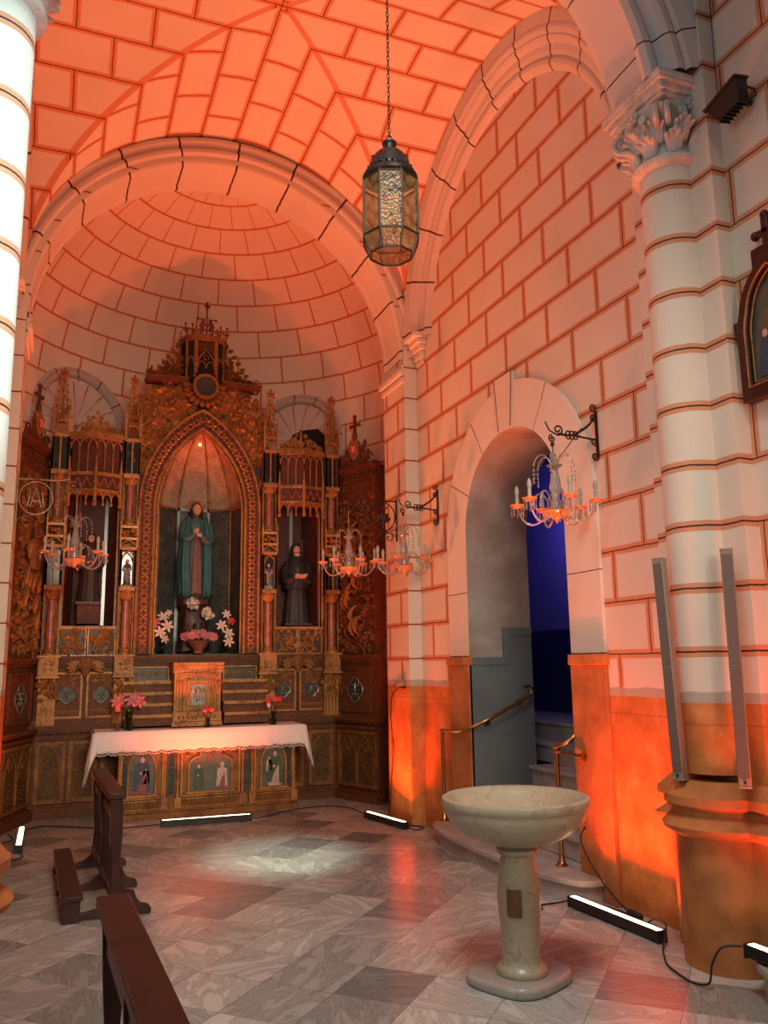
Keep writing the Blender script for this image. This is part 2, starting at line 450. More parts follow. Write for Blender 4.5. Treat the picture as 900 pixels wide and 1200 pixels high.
XR, XL = 3.55, -.58
fl = MB(); fl.add([(-4, -3, 0), (8, -3, 0), (8, 11.2, 0), (-4, 11.2, 0)], [(0, 1, 2, 3)]); struct(fl.build('floor', 'floor', smooth=0))
DOOR = (6.03, .81, 2.75, 0.0)
wall_x('wall_right', XR, .2, 7.96, 0, 7.25, [DOOR], 'wall')
wall_x('wall_left', XL, 3.4, 7.96, 0, 7.25, [], 'wall', face=1, n=4)
AX, AZ, AR = 1.50, 4.88, 1.90
wall_y('wall_back', 7.94, XL, XR, 0, 7.3, [(AX, AR, AZ)], 'pier')

# ceiling: groin vault of the bay, four webs of two crossing barrels
def vault():
    R, ZS = 1.98, 5.06; mb = MB(); n = 40
    hx, hy = 2.08, 2.45
    for side in (0, 1, 2, 3):
        for i in range(n):
            t0 = PI * i / n - PI / 2; t1 = PI * (i + 1) / n - PI / 2
            d0, d1 = R * sin(t0), R * sin(t1); z0, z1 = ZS + R * cos(t0), ZS + R * cos(t1)
            lim = hx if side < 2 else hy
            a0, a1 = abs(d0), abs(d1)
            K = 4
            for k in range(K):
                q = [(a0 + (lim - a0) * k / K, d0, z0), (a0 + (lim - a0) * (k + 1) / K, d0, z0), (a1 + (lim - a1) * (k + 1) / K, d1, z1), (a1 + (lim - a1) * k / K, d1, z1)]
                ts = (t0, t0, t1, t1)
                if side == 0: P = [(XC + a, YC + d, z) for a, d, z in q]
                elif side == 1: P = [(XC - a, YC + d, z) for a, d, z in q]
                elif side == 2: P = [(XC + d, YC + a, z) for a, d, z in q]
                else: P = [(XC + d, YC - a, z) for a, d, z in q]
                U = [(c[0], R * t) for c, t in zip(q, ts)]
                if side in (1, 2): P.reverse(); U.reverse()
                quad_uv(mb, P, U)
    return struct(mb.build('ceiling', 'vault', smooth=30))
vault()

# apse: half cylinder and half dome
DX, DY, DR = 1.50, 8.54, 2.35
def apse():
    mb = MB(); n = 64
    for i in range(n):
        a0 = -PI / 2 + PI * i / n; a1 = a0 + PI / n
        for z0, z1 in ((0, 1.0), (1.0, 3.0), (3.0, AZ)):
            P = [(DX + DR * sin(a), DY + DR * cos(a), z) for a, z in ((a0, z0), (a1, z0), (a1, z1), (a0, z1))]
            quad_uv(mb, P, [(a0 * DR, z0), (a1 * DR, z0), (a1 * DR, z1), (a0 * DR, z1)])
    # shoulders back of the arch
    for s in (-1, 1):
        xa, xb = DX + s * AR, DX + s * DR
        p = [(xa, DY, 0), (xb, DY, 0), (xb, DY, AZ), (xa, DY, AZ)]
        quad_uv(mb, p, [(q[0], q[2]) for q in p])
    return struct(mb.build('wall_apse', blocks('painted_apse_wall', bw=.62, bh=.345, voff=.16, border=.018, joint=.004, joint_c=(.20, .05, .025)), smooth=30))
apse()
def dome():
    mb = MB(); n = 64; m = 22
    for i in range(n):
        a0 = -PI / 2 + PI * i / n; a1 = a0 + PI / n
        for j in range(m):
            e0 = PI / 2 * j / m; e1 = PI / 2 * (j + 1) / m
            P = [(DX + DR * cos(e) * sin(a), DY + DR * cos(e) * cos(a), AZ + DR * sin(e)) for a, e in ((a0, e0), (a1, e0), (a1, e1), (a0, e1))]
            quad_uv(mb, P, [(a0 * DR, DR * e0 + AZ), (a1 * DR, DR * e0 + AZ), (a1 * DR, DR * e1 + AZ), (a0 * DR, DR * e1 + AZ)])
    o = struct(mb.build('ceiling_apse', M['dome'], smooth=60)); return o
M['dome'] = blocks('painted_dome', bw=.62, bh=.345, voff=.16, dado=False, border=.018, joint=.004, joint_c=(.20, .05, .025))
dome()
mb = MB()   # back face of the apse arch, between its soffit and the dome
for i in range(40):
    a0, a1 = PI * i / 40, PI * (i + 1) / 40
    p = [(AX + r * cos(a), DY, AZ + r * sin(a)) for r, a in ((AR, a0), (DR + .02, a0), (DR + .02, a1), (AR, a1))]
    quad_uv(mb, p, [(q[0], q[2]) for q in p])
struct(mb.build('trim_1', 'plain'))

def sweep_arch(name, prof, cx, cz, plane, a0=0, a1=PI, n=64, mat='arch', ulen=1.0):
    """profile [(r, depth)] swept round an arch; plane 'y': depth is y, 'x': depth is x"""
    mb = MB(); s = [0]
    for p, q in zip(prof, prof[1:]): s.append(s[-1] + math.hypot(q[0] - p[0], q[1] - p[1]))
    for i in range(n):
        t0 = a0 + (a1 - a0) * i / n; t1 = a0 + (a1 - a0) * (i + 1) / n
        for j in range(len(prof) - 1):
            pts = []; uv = []
            for t, k in ((t0, j), (t1, j), (t1, j + 1), (t0, j + 1)):
                r, d = prof[k]
                pts.append((cx + r * cos(t), d, cz + r * sin(t)) if plane == 'y' else (d, cx + r * cos(t), cz + r * sin(t)))
                uv.append((t * ulen, s[k]))
            if plane == 'y': pts.reverse(); uv.reverse()
            quad_uv(mb, pts, uv)
    return mb
# apse arch: deep soffit with a roll, hollow and fillet on the face
prof = [(AR, 8.54), (AR, 8.50), (1.885, 8.485), (1.885, 8.45), (AR, 8.43), (1.885, 8.02), (1.90, 7.985), (1.925, 7.965), (1.95, 7.955), (1.955, 7.925), (1.975, 7.90), (2.0, 7.895), (2.02, 7.905), (2.035, 7.93),
        (2.05, 7.925), (2.06, 7.895), (2.085, 7.875), (2.115, 7.875), (2.135, 7.89), (2.14, 7.945)]
struct(sweep_arch('trim_2', prof, AX, AZ, 'y').build('trim_2', 'arch', smooth=40))
# soffit side faces below the springing
mb = MB()
for s in (-1, 1):
    x = AX + s * AR
    p = [(x, 7.94, 0), (x, 8.54, 0), (x, 8.54, AZ), (x, 7.94, AZ)]
    u = [(q[1], q[2]) for q in p]
    if s > 0: p.reverse(); u.reverse()
    quad_uv(mb, p, u)
struct(mb.build('trim_3', blocks('painted_jamb_blocks', bw=.66, uoff=.12), smooth=0))
for k, s in enumerate((-1, 1)):                      # impost mouldings of the apse arch
    x = AX + s * AR; mb = MB()
    for i, (z0, z1, d) in enumerate(((4.60, 4.66, .03), (4.68, 4.74, .06), (4.74, 4.80, .03))):
        mb.box(min(x, x - s * d), max(x, x - s * d), 7.94 - d * .15, 8.56, z0, z1)
    struct(mb.build('trim_%d' % (4 + k), 'plain', bevel=.008))
# wall arch over the door side and its mirror
for k, (X, s) in enumerate(((XR, -1), (XL, 1))):
    prof = [(1.58, X), (1.60, X + s * .03), (1.625, X + s * .055), (1.655, X + s * .06), (1.68, X + s * .045), (1.69, X + s * .06), (1.715, X + s * .075), (1.74, X + s * .08), (1.76, X + s * .085),
            (1.785, X + s * .115), (1.81, X + s * .13), (1.825, X + s * .125), (1.84, X + s * .14), (1.86, X + s * .15), (1.885, X + s * .15), (1.90, X + s * .14), (1.91, X + s * .145), (1.98, X + s * .15), (2.02, X + s * .15)]
    struct(sweep_arch('t', prof, 5.93, 5.01, 'x').build('trim_%d' % (6 + k), 'arch', smooth=50))
    mb = MB()                                        # little corbel carrying its far end
    mb.M = Matrix.Translation((X, 7.76, 4.88)) @ Matrix.Scale(1, 4)
    for z0, z1, d, w in ((.14, .20, .16, .13), (.08, .14, .11, .11), (.02, .08, .075, .09), (-.06, .02, .05, .06), (-.12, -.06, .03, .045)):
        mb.box(*(sorted((0, s * d))), -w, .14, z0, z1)
    struct(mb.build('trim_%d' % (8 + k), 'plain', bevel=.012))

# transverse arch between the two near piers
TZ = 4.80
prof = [(2.10, 3.97), (1.92, 3.97), (1.875, 3.965), (1.86, 3.945), (1.845, 3.90), (1.83, 3.60), (1.80, 3.56), (1.76, 3.545), (1.745, 3.50), (1.77, 3.465), (1.81, 3.46), (1.84, 3.475), (1.86, 3.45),
        (1.875, 3.41), (1.905, 3.385), (1.945, 3.385), (1.96, 3.40), (1.985, 3.37), (2.03, 3.35), (2.45, 3.35)]
prof = [(r - .06 * (1 if r < 2.0 else 0), y + .07) for r, y in prof]
struct(sweep_arch('t', prof, AX, TZ, 'y', a0=.163, a1=PI - .163, n=72).build('trim_10', blocks('transverse_arch_stone', bw=.34, bh=60, voff=20, uoff=.22, dado=False, border=.003, joint=.003, base=(.66, .64, .60)), smooth=50))

# ------------------------------------------------------------------ piers: pilaster, half column, capital, pedestal
def column(name, px, py, s, label):
    """s=-1 stands against the right wall, s=+1 against the left one"""
    t = thing(name, label, 'column', (px, py, 0))
    wx = -s * .13
    def bx(mb, x0, x1, y0, y1, z0, z1): mb.box(min(x0, x1), max(x0, x1), y0, y1, z0, z1)
    # shaft
    mb = MB(); n = 40
    for i in range(n):
        a0, a1 = 2 * PI * i / n, 2 * PI * (i + 1) / n; r = .18
        for z0, z1 in ((.98, 4.58),):
            p = [(r * cos(a), r * sin(a), z) for a, z in ((a0, z0), (a1, z0), (a1, z1), (a0, z1))]
            quad_uv(mb, p, [(a0 * r, z0), (a1 * r, z0), (a1 * r, z1), (a0 * r, z1)])
    mb.build('shaft', 'rows', t)
    # flat pilaster behind it
    mb = MB()
    xf = 0.
    for (A, B) in (((xf, -.35), (xf, .35)), ((xf, -.35), (wx, -.35)), ((xf, .35), (wx, .35))):
        p = [(A[0], A[1], .6), (B[0], B[1], .6), (B[0], B[1], 6.4), (A[0], A[1], 6.4)]
        u = [(q[0] + q[1], q[2]) for q in p]; quad_uv(mb, p, u)
    mb.build('pilaster', 'rows', t, smooth=0)
    # pedestal: half-round plinth on a square one, both with the same mouldings
    def slab(mb, g0, z0, g1, z1):
        n = 24
        def o(g): return [(s * (.245 + g) * cos(-PI / 2 + PI * i / n), (.245 + g) * sin(-PI / 2 + PI * i / n)) for i in range(n + 1)] + [(wx, .245 + g), (wx, -.245 - g)]
        def q(g): return [(s * (.035 + g), -.365 - g), (s * (.035 + g), .365 + g), (wx, .365 + g), (wx, -.365 - g)]
        for f in (o, q):
            a, b = f(g0), f(g1); m = len(a)
            mb.add([(x, y, z0) for x, y in a] + [(x, y, z1) for x, y in b], [(i, (i + 1) % m, m + (i + 1) % m, m + i) for i in range(m)] + [tuple(reversed(range(m))), tuple(range(m, 2 * m))])
    mb = MB(); slab(mb, .0, 0, .0, .655); mb.build('pedestal', 'jamb_low', t)
    mb = MB()
    for g0, z0, g1, z1 in ((.0, .655, .055, .69), (.06, .69, .07, .715), (.07, .715, .015, .765), (.015, .765, .012, .80), (.012, .80, .045, .825), (.05, .825, .05, .87), (.045, .87, .005, .92), (.005, .92, -.015, .94)): slab(mb, g0, z0, g1, z1)
    mb.build('base_moulding', 'jamb_low', t, smooth=50)
    # Corinthian capital
    CAPM = Matrix.Translation((0, 0, .06)) @ Matrix.Diagonal((.95, .95, 1, 1))
    mb = MB(); mb.M = CAPM
    mb.lathe([(.2, 4.50), (.232, 4.515), (.24, 4.535), (.232, 4.555), (.2, 4.57), (.19, 4.62), (.19, 4.72), (.21, 4.82), (.26, 4.89)], n=36)
    c = mb.build('capital', 'capital', t)
    mb = MB(); mb.M = CAPM; rnd = random.Random(7)
    for ring, (r0, z0, hh, k, ph) in enumerate(((.195, 4.57, .16, 9, 0), (.20, 4.64, .19, 9, .35))):
        for i in range(k):
            a = 2 * PI * (i + ph) / k
            for lobe in (-.55, -.25, 0, .25, .55):
                w = .030 - .012 * abs(lobe); h2 = hh * (1 - .55 * abs(lobe))
                pts = []
                for q in range(7):
                    tt = q / 6; rr = r0 + .01 + .09 * tt ** 2.2; zz = z0 + h2 * (tt - .28 * max(0, tt - .65) * 3)
                    aa = a + lobe * .32 * (.5 + tt * .7)
                    pts.append((rr * cos(aa), rr * sin(aa), zz))
                mb.tube(pts, [w * .6, w * .9, w, w, w * .9, w * .7, w * .35], 6)
    mb.build('acanthus_leaves', 'capital', c)
    mb = MB(); mb.M = CAPM
    for sx in (-1, 1):
        for sy in (-1, 1):
            d = Vector((sx, sy, 0)).normalized(); q = Vector((-d.y, d.x, 0))
            for off in (-.035, .035):
                pts = []
                for i in range(26):
                    tt = i / 25; ang = -PI * .6 + tt * 2 * PI * 1.6; rr = .068 * (1 - .8 * tt)
                    cc = d * .275 + Vector((0, 0, 4.80)) + q * off
                    pts.append(cc + d * (rr * cos(ang)) + Vector((0, 0, rr * sin(ang))))
                mb.tube(pts, [.020 - .010 * i / 25 for i in range(26)], 6)
            mb.tube([d * .20 + Vector((0, 0, 4.66)), d * .235 + Vector((0, 0, 4.76)), d * .29 + Vector((0, 0, 4.865))], [.02, .025, .03], 7)
    for a in (0, PI / 2, PI, -PI / 2):
        for i in range(6):
            aa = 2 * PI * i / 6; cx, cy = .255 * cos(a), .255 * sin(a)
            mb.ball((cx - sin(a) * .03 * cos(aa), cy + cos(a) * .03 * cos(aa), 4.87 + .03 * sin(aa)), .017, 7, 5)
        mb.ball((.265 * cos(a), .265 * sin(a), 4.87), .017, 7, 5)
        for sg in (-1, 1):
            pts = [(.235 * cos(a + sg * .12) + 0, .235 * sin(a + sg * .12), 4.68), (.25 * cos(a + sg * .3), .25 * sin(a + sg * .3), 4.77)]
            sp_ = [(.262 * cos(a + sg * (.30 - .10 * (1 - k_ / 12) * cos(k_ * .75))), .262 * sin(a + sg * (.30 - .10 * (1 - k_ / 12) * cos(k_ * .75))), 4.81 + .028 * (1 - k_ / 12) * sin(k_ * .75)) for k_ in range(13)]
            mb.tube(pts + sp_, .012, 6)
    mb.build('volutes', 'capital', c)
    mb = MB()
    for g, z0, z1 in ((.0, 4.95, 4.98), (.02, 4.98, 5.025), (.045, 5.025, 5.05), (.05, 5.05, 5.09)):
        bx(mb, s * (.22 + g), wx, -.235 - g, .235 + g, z0, z1)
    mb.build('abacus', 'capital', c, bevel=.006)
    return t
column('stone_column', 3.45, 3.755, -1, 'white banded half column with carved leafy capital, right of the arched doorway')
column('stone_column', -.41, 3.755, 1, 'bright white banded half column at the left edge of the picture')

# ------------------------------------------------------------------ doorway
def doorway():
    yc, hf, zs, _ = DOOR; ro = 1.21; X = XR - .025
    mb = MB()
    # voussoir ring
    n = 48
    for i in range(n):
        t0, t1 = PI * i / n, PI * (i + 1) / n
        pts = [(X, yc + r * cos(t), zs + r * sin(t)) for r, t in ((hf, t0), (hf, t1), (ro, t1), (ro, t0))]
        quad_uv(mb, pts, [(t0, 0), (t1, 0), (t1, .4), (t0, .4)])
        pts = [(x, yc + ro * cos(t), zs + ro * sin(t)) for x, t in ((X, t0), (X, t1), (XR, t1), (XR, t0))]
        quad_uv(mb, pts, [(t0, 0), (t1, 0), (t1, .03), (t0, .03)])
    struct(mb.build('trim_11', 'ring', smooth=0))
    mb = MB()                    # keystone
    kp = [(yc - .10, 3.56), (yc + .10, 3.56), (yc + .15, 4.04), (yc - .15, 4.04)]
    m = len(kp); mb.add([(X - .012, y, z) for y, z in kp] + [(XR, y, z) for y, z in kp], [tuple(range(m))] + [((i + 1) % m, i, m + i, m + (i + 1) % m) for i in range(m)])
    o = struct(mb.build('trim_12', 'plain'))
    mb = MB()
    for a_, b_ in ((kp[0], kp[3]), (kp[1], kp[2])): mb.tube([(X - .011, a_[0], a_[1]), (X - .011, b_[0], b_[1])], .005, 4)
    mb.build('joint_line', 'walnut_dark', o)
    for k, (ya, yb, lo, hi) in enumerate(((yc - ro, yc - hf, .37, .39), (yc + hf, yc + ro, .37, .39))):
        mb = MB()
        p = [(X, ya, 1.64), (X, ya, zs), (X, yb, zs), (X, yb, 1.64)]
        quad_uv(mb, p, [(q[1], q[2]) for q in p])
        for yy in ((ya,) if k == 0 else (yb,)):
            p = [(X, yy, 1.64), (X, yy, zs), (XR, yy, zs), (XR, yy, 1.64)]; quad_uv(mb, p, [(q[0], q[2]) for q in p])
        struct(mb.build('trim_%d' % (13 + k), blocks('door_jamb_white', bw=9, bh=.58, uoff=3.1, voff=.10, border=.004, joint=.004, dado=False, base=(.76, .70, .62)), smooth=0))
        mb = MB(); mb.box(X - .015, XR, ya, yb, 0, 1.56); mb.box(X - .035, XR, ya - .02, yb + (.0 if k == 0 else .02), 1.56, 1.635)
        struct(mb.build('trim_%d' % (15 + k), 'jamb_low', bevel=.005))
    # passage soffit and jambs, X 3.55 -> 4.18
    mb = MB(); m = 32
    X1 = 4.18
    path = [(yc - hf, .0)] + [(yc - hf * cos(PI * i / m), zs + hf * sin(PI * i / m)) for i in range(m + 1)] + [(yc + hf, .0)]
    for (a, za), (b, zb) in zip(path, path[1:]):
        quad_uv(mb, [(X, a, za), (X, b, zb), (X1, b, zb), (X1, a, za)], [(0, 0)] * 4)
    struct(mb.build('wall_passage', 'passage', smooth=40))
    for k, (y, s) in enumerate(((yc + hf, -1), (yc - hf, 1))):
        mb = MB(); g = s * .012; lo, hi = sorted((y - s * .01, y + g)); lo2, hi2 = sorted((y - s * .01, y + g * 1.8))
        mb.box(XR - .01, 3.88, lo, hi, 0, 1.56); mb.box(3.88, X1 - .005, lo, hi, 0, 1.83)
        mb.box(XR - .01, 3.94, lo2, hi2, 1.56, 1.63); mb.box(3.87, 3.94, lo2, hi2, 1.63, 1.90); mb.box(3.94, X1 - .003, lo2, hi2, 1.83, 1.90)
        struct(mb.build('baseboard_%s' % ('passage_left' if k == 0 else 'passage_right'), 'passage_dado', smooth=0))
    # stair hall beyond
    mb = MB()
    mb.add([(5.6, 3.5, 1.95), (5.6, 10, 1.95), (5.6, 10, 4.0), (5.6, 3.5, 4.0)], [(0, 1, 2, 3)])
    mb.add([(X1, 10, 0), (5.6, 10, 0), (5.6, 10, 4.0), (X1, 10, 4)], [(0, 1, 2, 3)])
    mb.add([(X1, 3.5, 0), (5.6, 3.5, 0), (5.6, 3.5, 4.0), (X1, 3.5, 4)], [(3, 2, 1, 0)])
    struct(mb.build('wall_hall', 'hall', smooth=0))
    mb = MB(); mb.add([(5.59, 3.5, 0), (5.59, 10, 0), (5.59, 10, 1.95), (5.59, 3.5, 1.95)], [(0, 1, 2, 3)]); struct(mb.build('baseboard_hall', 'hall_low', smooth=0))
    mb = MB(); mb.add([(X1 - .6, 3.5, 4.0), (5.6, 3.5, 4.0), (5.6, 10, 4.0), (X1 - .6, 10, 4.0)], [(0, 3, 2, 1)]); struct(mb.build('ceiling_hall', 'hall_low', smooth=0))
    for nm, (ya, yb, zb) in (('wall_hall_front', (3.5, yc - hf - .02, 0)), ('wall_hall_side', (yc + hf + .02, 10, 0))):
        mb = MB(); mb.box(X1 - .02, X1, ya, yb, 0, 4.0); struct(mb.build(nm, 'hall_low', smooth=0))
    # stone steps up inside the passage
    t = thing('staircase', 'pale stone steps climbing inside the arched doorway', 'stairs', (3.62, yc, 0))
    mb = MB(); mb.box(-.10, .03, -hf + .01, hf - .01, 0, .141); mb.build('threshold', 'stone_step', t)
    for i in range(5):
        mb = MB(); z = .145 + .17 * (i + 1)
        mb.box(.02 + i * .24, .30 + i * .24 if i < 4 else 1.9, -hf + .01 if i < 3 else -2.4, hf - .01 if i < 3 else 3.9, z - .17, z - .03); mb.box(-.01 + i * .24, .30 + i * .24 if i < 4 else 1.9, -hf + .01 if i < 3 else -2.4, hf - .01 if i < 3 else 3.9, z - .03, z)
        if i >= 3:
            mb = MB(); xx = max(.02 + i * .24, .58)
            mb.box(xx, xx + .28 if i < 4 else 1.9, -2.4, 3.9, z - .17, z - .03); mb.box(xx - .01, xx + .28 if i < 4 else 1.9, -2.4, 3.9, z - .03, z)
        mb.build('step', 'stone_step', t, bevel=.004)
    # rounded threshold platform in the room
    def sup(cx, cy, ax, ay, e, m=40):
        pts = []
        for i in range(m + 1):
            a = PI / 2 + PI * i / m; c_, s_ = cos(a), sin(a)
            pts.append((cx + ax * abs(c_) ** (2 / e) * -1, cy + ay * abs(s_) ** (2 / e) * (1 if s_ > 0 else -1)))
        return pts
    t = thing('doorstep', 'rounded marble step in front of the arched doorway', 'step', (XR, 6.16, 0))
    mb = MB(); mb.hprism(sup(-.03, 0, .30, 1.18, 3.0), 0, .10); mb.build('riser', 'stone_step', t)
    mb = MB(); mb.hprism(sup(-.03, 0, .33, 1.21, 3.0), .10, .14); mb.build('tread', 'stone_step', t, bevel=.006)
    t = thing('doorstep', 'rounded stone step at the lower right corner below a light bar', 'step', (XR, 2.33, 0))
    mb = MB(); mb.hprism(sup(0, 0, .46, 1.10, 3.4), 0, .13); mb.build('riser', 'stone_step', t)
    mb = MB(); mb.hprism(sup(0, 0, .49, 1.13, 3.4), .13, .17); mb.build('tread', 'stone_step', t, bevel=.006)
doorway()

# handrails
def handrail(name, label, post, pts, flange, extra=None):
    t = thing(name, label, 'handrail', (post[0], post[1], .14))
    o = Vector((post[0], post[1], .14)); h = post[2] - .14
    mb = MB(); mb.lathe([(.017, 0), (.017, h)], n=12); mb.build('post', 'brass', t)
    mb = MB(); mb.lathe([(.048, 0), (.048, .008), (.03, .02), (.022, .05), (.018, .07)], n=16); mb.build('foot', 'brass', t)
    mb = MB(); mb.tube([Vector(p) - o for p in smoothpath(pts, 5)], .017, 10); mb.ball(Vector(pts[0]) - o, .024); mb.build('rail', 'brass', t)
    for f, d in flange:
        mb = MB(); f = Vector(f) - o; d = Vector(d); mb.tube([f, f + d], .011, 8); q = d.normalized(); mb.tube([f + d - q * .012, f + d], .032, 14); mb.build('wall_bracket', 'brass', t)
    return t
handrail('handrail', 'brass handrail on the left side of the arched doorway', (3.46, 7.32, .96),
         [(3.46, 7.32, .95), (3.46, 7.0, .97), (3.48, 6.85, 1.0), (3.60, 6.76, 1.06), (3.75, 6.745, 1.13), (4.02, 6.745, 1.25), (4.10, 6.745, 1.31), (4.08, 6.745, 1.36), (4.02, 6.745, 1.35)],
         [((3.66, 6.75, 1.08), (0, .055, -.03)), ((4.0, 6.745, 1.24), (0, .06, -.02))])
handrail('handrail', 'short brass handrail on the right side of the arched doorway', (3.48, 5.41, .95),
         [(3.48, 5.41, .94), (3.45, 5.38, .97), (3.50, 5.29, 1.01), (3.62, 5.26, 1.10), (3.9, 5.255, 1.25), (4.1, 5.255, 1.36)],
         [((3.48, 5.41, .93), (.012, -.34, .0)), ((3.9, 5.255, 1.24), (0, -.04, -.02))])
mb = MB(); mb.lathe([(.02, 0), (.012, .02), (.010, .9), (.02, .92), (.012, .95)], n=10)
tag(mb.build('stair_post', 'iron', loc=(3.98, 5.5, .655)), 'slim dark post on the stairs inside the doorway', 'post')

# ------------------------------------------------------------------ blind arches on the apse wall
def blind(k, az, zs, hw, zbot, dark):
    """arched recess wrapped on the cylinder"""
    def P(u, z, d): r = DR - d; a = az + u / DR; return (DX + r * sin(a), DY + r * cos(a), z)
    mb = MB(); prof = [(hw + .13, 0), (hw + .125, .035), (hw + .10, .05), (hw + .08, .035), (hw + .06, .035), (hw + .045, .055), (hw + .02, .055), (hw, .03), (hw - .01, .0)]
    n = 30; path = [(-1, zbot)] + [None] * (n + 1) + [(1, zbot)]
    def pt(i, r, d):
        if i == 0: return P(-r, zbot, d)
        if i == n + 2: return P(r, zbot, d)
        a = PI - PI * (i - 1) / n; return P(r * cos(a), zs + r * sin(a), d)
    for i in range(n + 2):
        for (r0, d0), (r1, d1) in zip(prof, prof[1:]):
            mb.add([pt(i, r0, d0), pt(i + 1, r0, d0), pt(i + 1, r1, d1), pt(i, r1, d1)], [(0, 1, 2, 3)],
                   [[(i / n * PI, 0), ((i + 1) / n * PI, 0), ((i + 1) / n * PI, .05), (i / n * PI, .05)]])
    o = struct(mb.build('window_%d' % k, blocks('window_arch_%d' % k, bw=.52, bh=60, uoff=.2, voff=20, dado=False, border=.02, joint=.012, base=(.50, .44, .40)), smooth=50))
    mb = MB()                                             # tympanum with radiating joints
    for i in range(n):
        a0, a1 = PI - PI * i / n, PI - PI * (i + 1) / n
        for r0, r1 in ((0, hw * .5), (hw * .5, hw - .01)):
            mb.add([P(r * cos(a), zs + r * sin(a), .006) for r, a in ((r0, a0), (r0, a1), (r1, a1), (r1, a0))], [(3, 2, 1, 0)], [[(a0, r1), (a1, r1), (a1, r0), (a0, r0)]])
    mb.build('tympanum', blocks('tympanum_%d' % k, bw=.40, bh=60, uoff=.1, voff=20, dado=False, border=.02, joint=.008, base=(.62, .56, .50)), o, smooth=50)
    if dark:
        mb = MB(); h2 = hw * .42
        pts = [P(x, z, .012) for x, z in [(h2 - .38, zbot)] + arc(.16, zs - .02, .25, PI, 0, 14) + [(.41, zbot)]]
        pts = [P(x, z, .016) for x, z in [(-.12, zbot), (-.12, zs + .02), (-.06, zs + .12), (.06, zs + .17), (.30, zs + .17), (.40, zs + .08), (.42, zbot)]]
        mb.add(pts, [tuple(range(len(pts)))]); mb.build('opening', 'black_void', o, smooth=0)
blind(1, math.radians(-36.5), 4.50, .58, 3.2, False)
blind(2, math.radians(36.5), 4.50, .55, 3.2, True)

# ------------------------------------------------------------------ carving helpers
def leaf(mb, x, y, z, ang, ln, w, bulge):
    d = (cos(ang), sin(ang)); q = (-d[1], d[0])
    def p(a, b, h): return (x + d[0] * a * ln + q[0] * b * w, y - h, z + d[1] * a * ln + q[1] * b * w)
    vs = [p(0, 0, 0), p(.35, .5, bulge * .3), p(.75, .42, bulge * .5), p(1, 0, bulge * .2), p(.75, -.42, bulge * .5), p(.35, -.5, bulge * .3), p(.5, 0, bulge * 1.3), p(.3, 0, bulge)]
    mb.add(vs, [(0, 7, 1), (1, 7, 6), (1, 6, 2), (2, 6, 3), (3, 6, 4), (4, 6, 5), (5, 6, 7), (5, 7, 0)])
def carve(mb, x0, x1, z0, z1, y, n, size, rnd, inside=None, bulge=.018):
    k = 0; tries = 0
    while k < n and tries < n * 12:
        tries += 1
        x, z = rnd.uniform(x0, x1), rnd.uniform(z0, z1)
        if inside and not inside(x, z): continue
        k += 1; leaf(mb, x, y, z, rnd.uniform(0, 2 * PI), size * rnd.uniform(.7, 1.4), size * rnd.uniform(.5, .9), bulge * rnd.uniform(.6, 1.3))
def scroll(mb, x, z, y, r, sgn=1, rad=.006, a0=0., turns=1.4):
    pts = [(x + sgn * (q[0] - x), q[1], q[2]) for q in spiral(x, z, r, r * .15, a0, turns, 18, y)]
    mb.tube(pts, [rad * (1 - .4 * i / 18) for i in range(19)], 5); mb.ball(pts[-1], rad * 1.7, 6, 4)
def crockets(mb, pts, y, s):
    for i, (x, z, a) in enumerate(pts):
        leaf(mb, x, y, z, a, s, s * .7, s * .25); leaf(mb, x, y + s * .3, z, a + .5, s * .8, s * .6, s * .2); mb.ball((x + cos(a) * s * .8, y, z + sin(a) * s * .8), s * .22, 6, 4)
def frame(mb, x0, x1, z0, z1, w, y0, y1):
    mb.box(x0, x1, y0, y1, z0, z0 + w); mb.box(x0, x1, y0, y1, z1 - w, z1); mb.box(x0, x0 + w, y0, y1, z0 + w, z1 - w); mb.box(x1 - w, x1, y0, y1, z0 + w, z1 - w)
def moulding(mb, x0, x1, z, prof):
    """horizontal run: prof [(z0,z1,yfront)] back at y=.05"""
    for a, b, d in prof: mb.box(x0 - d * .5, x1 + d * .5, -d, .05, z + a, z + b)
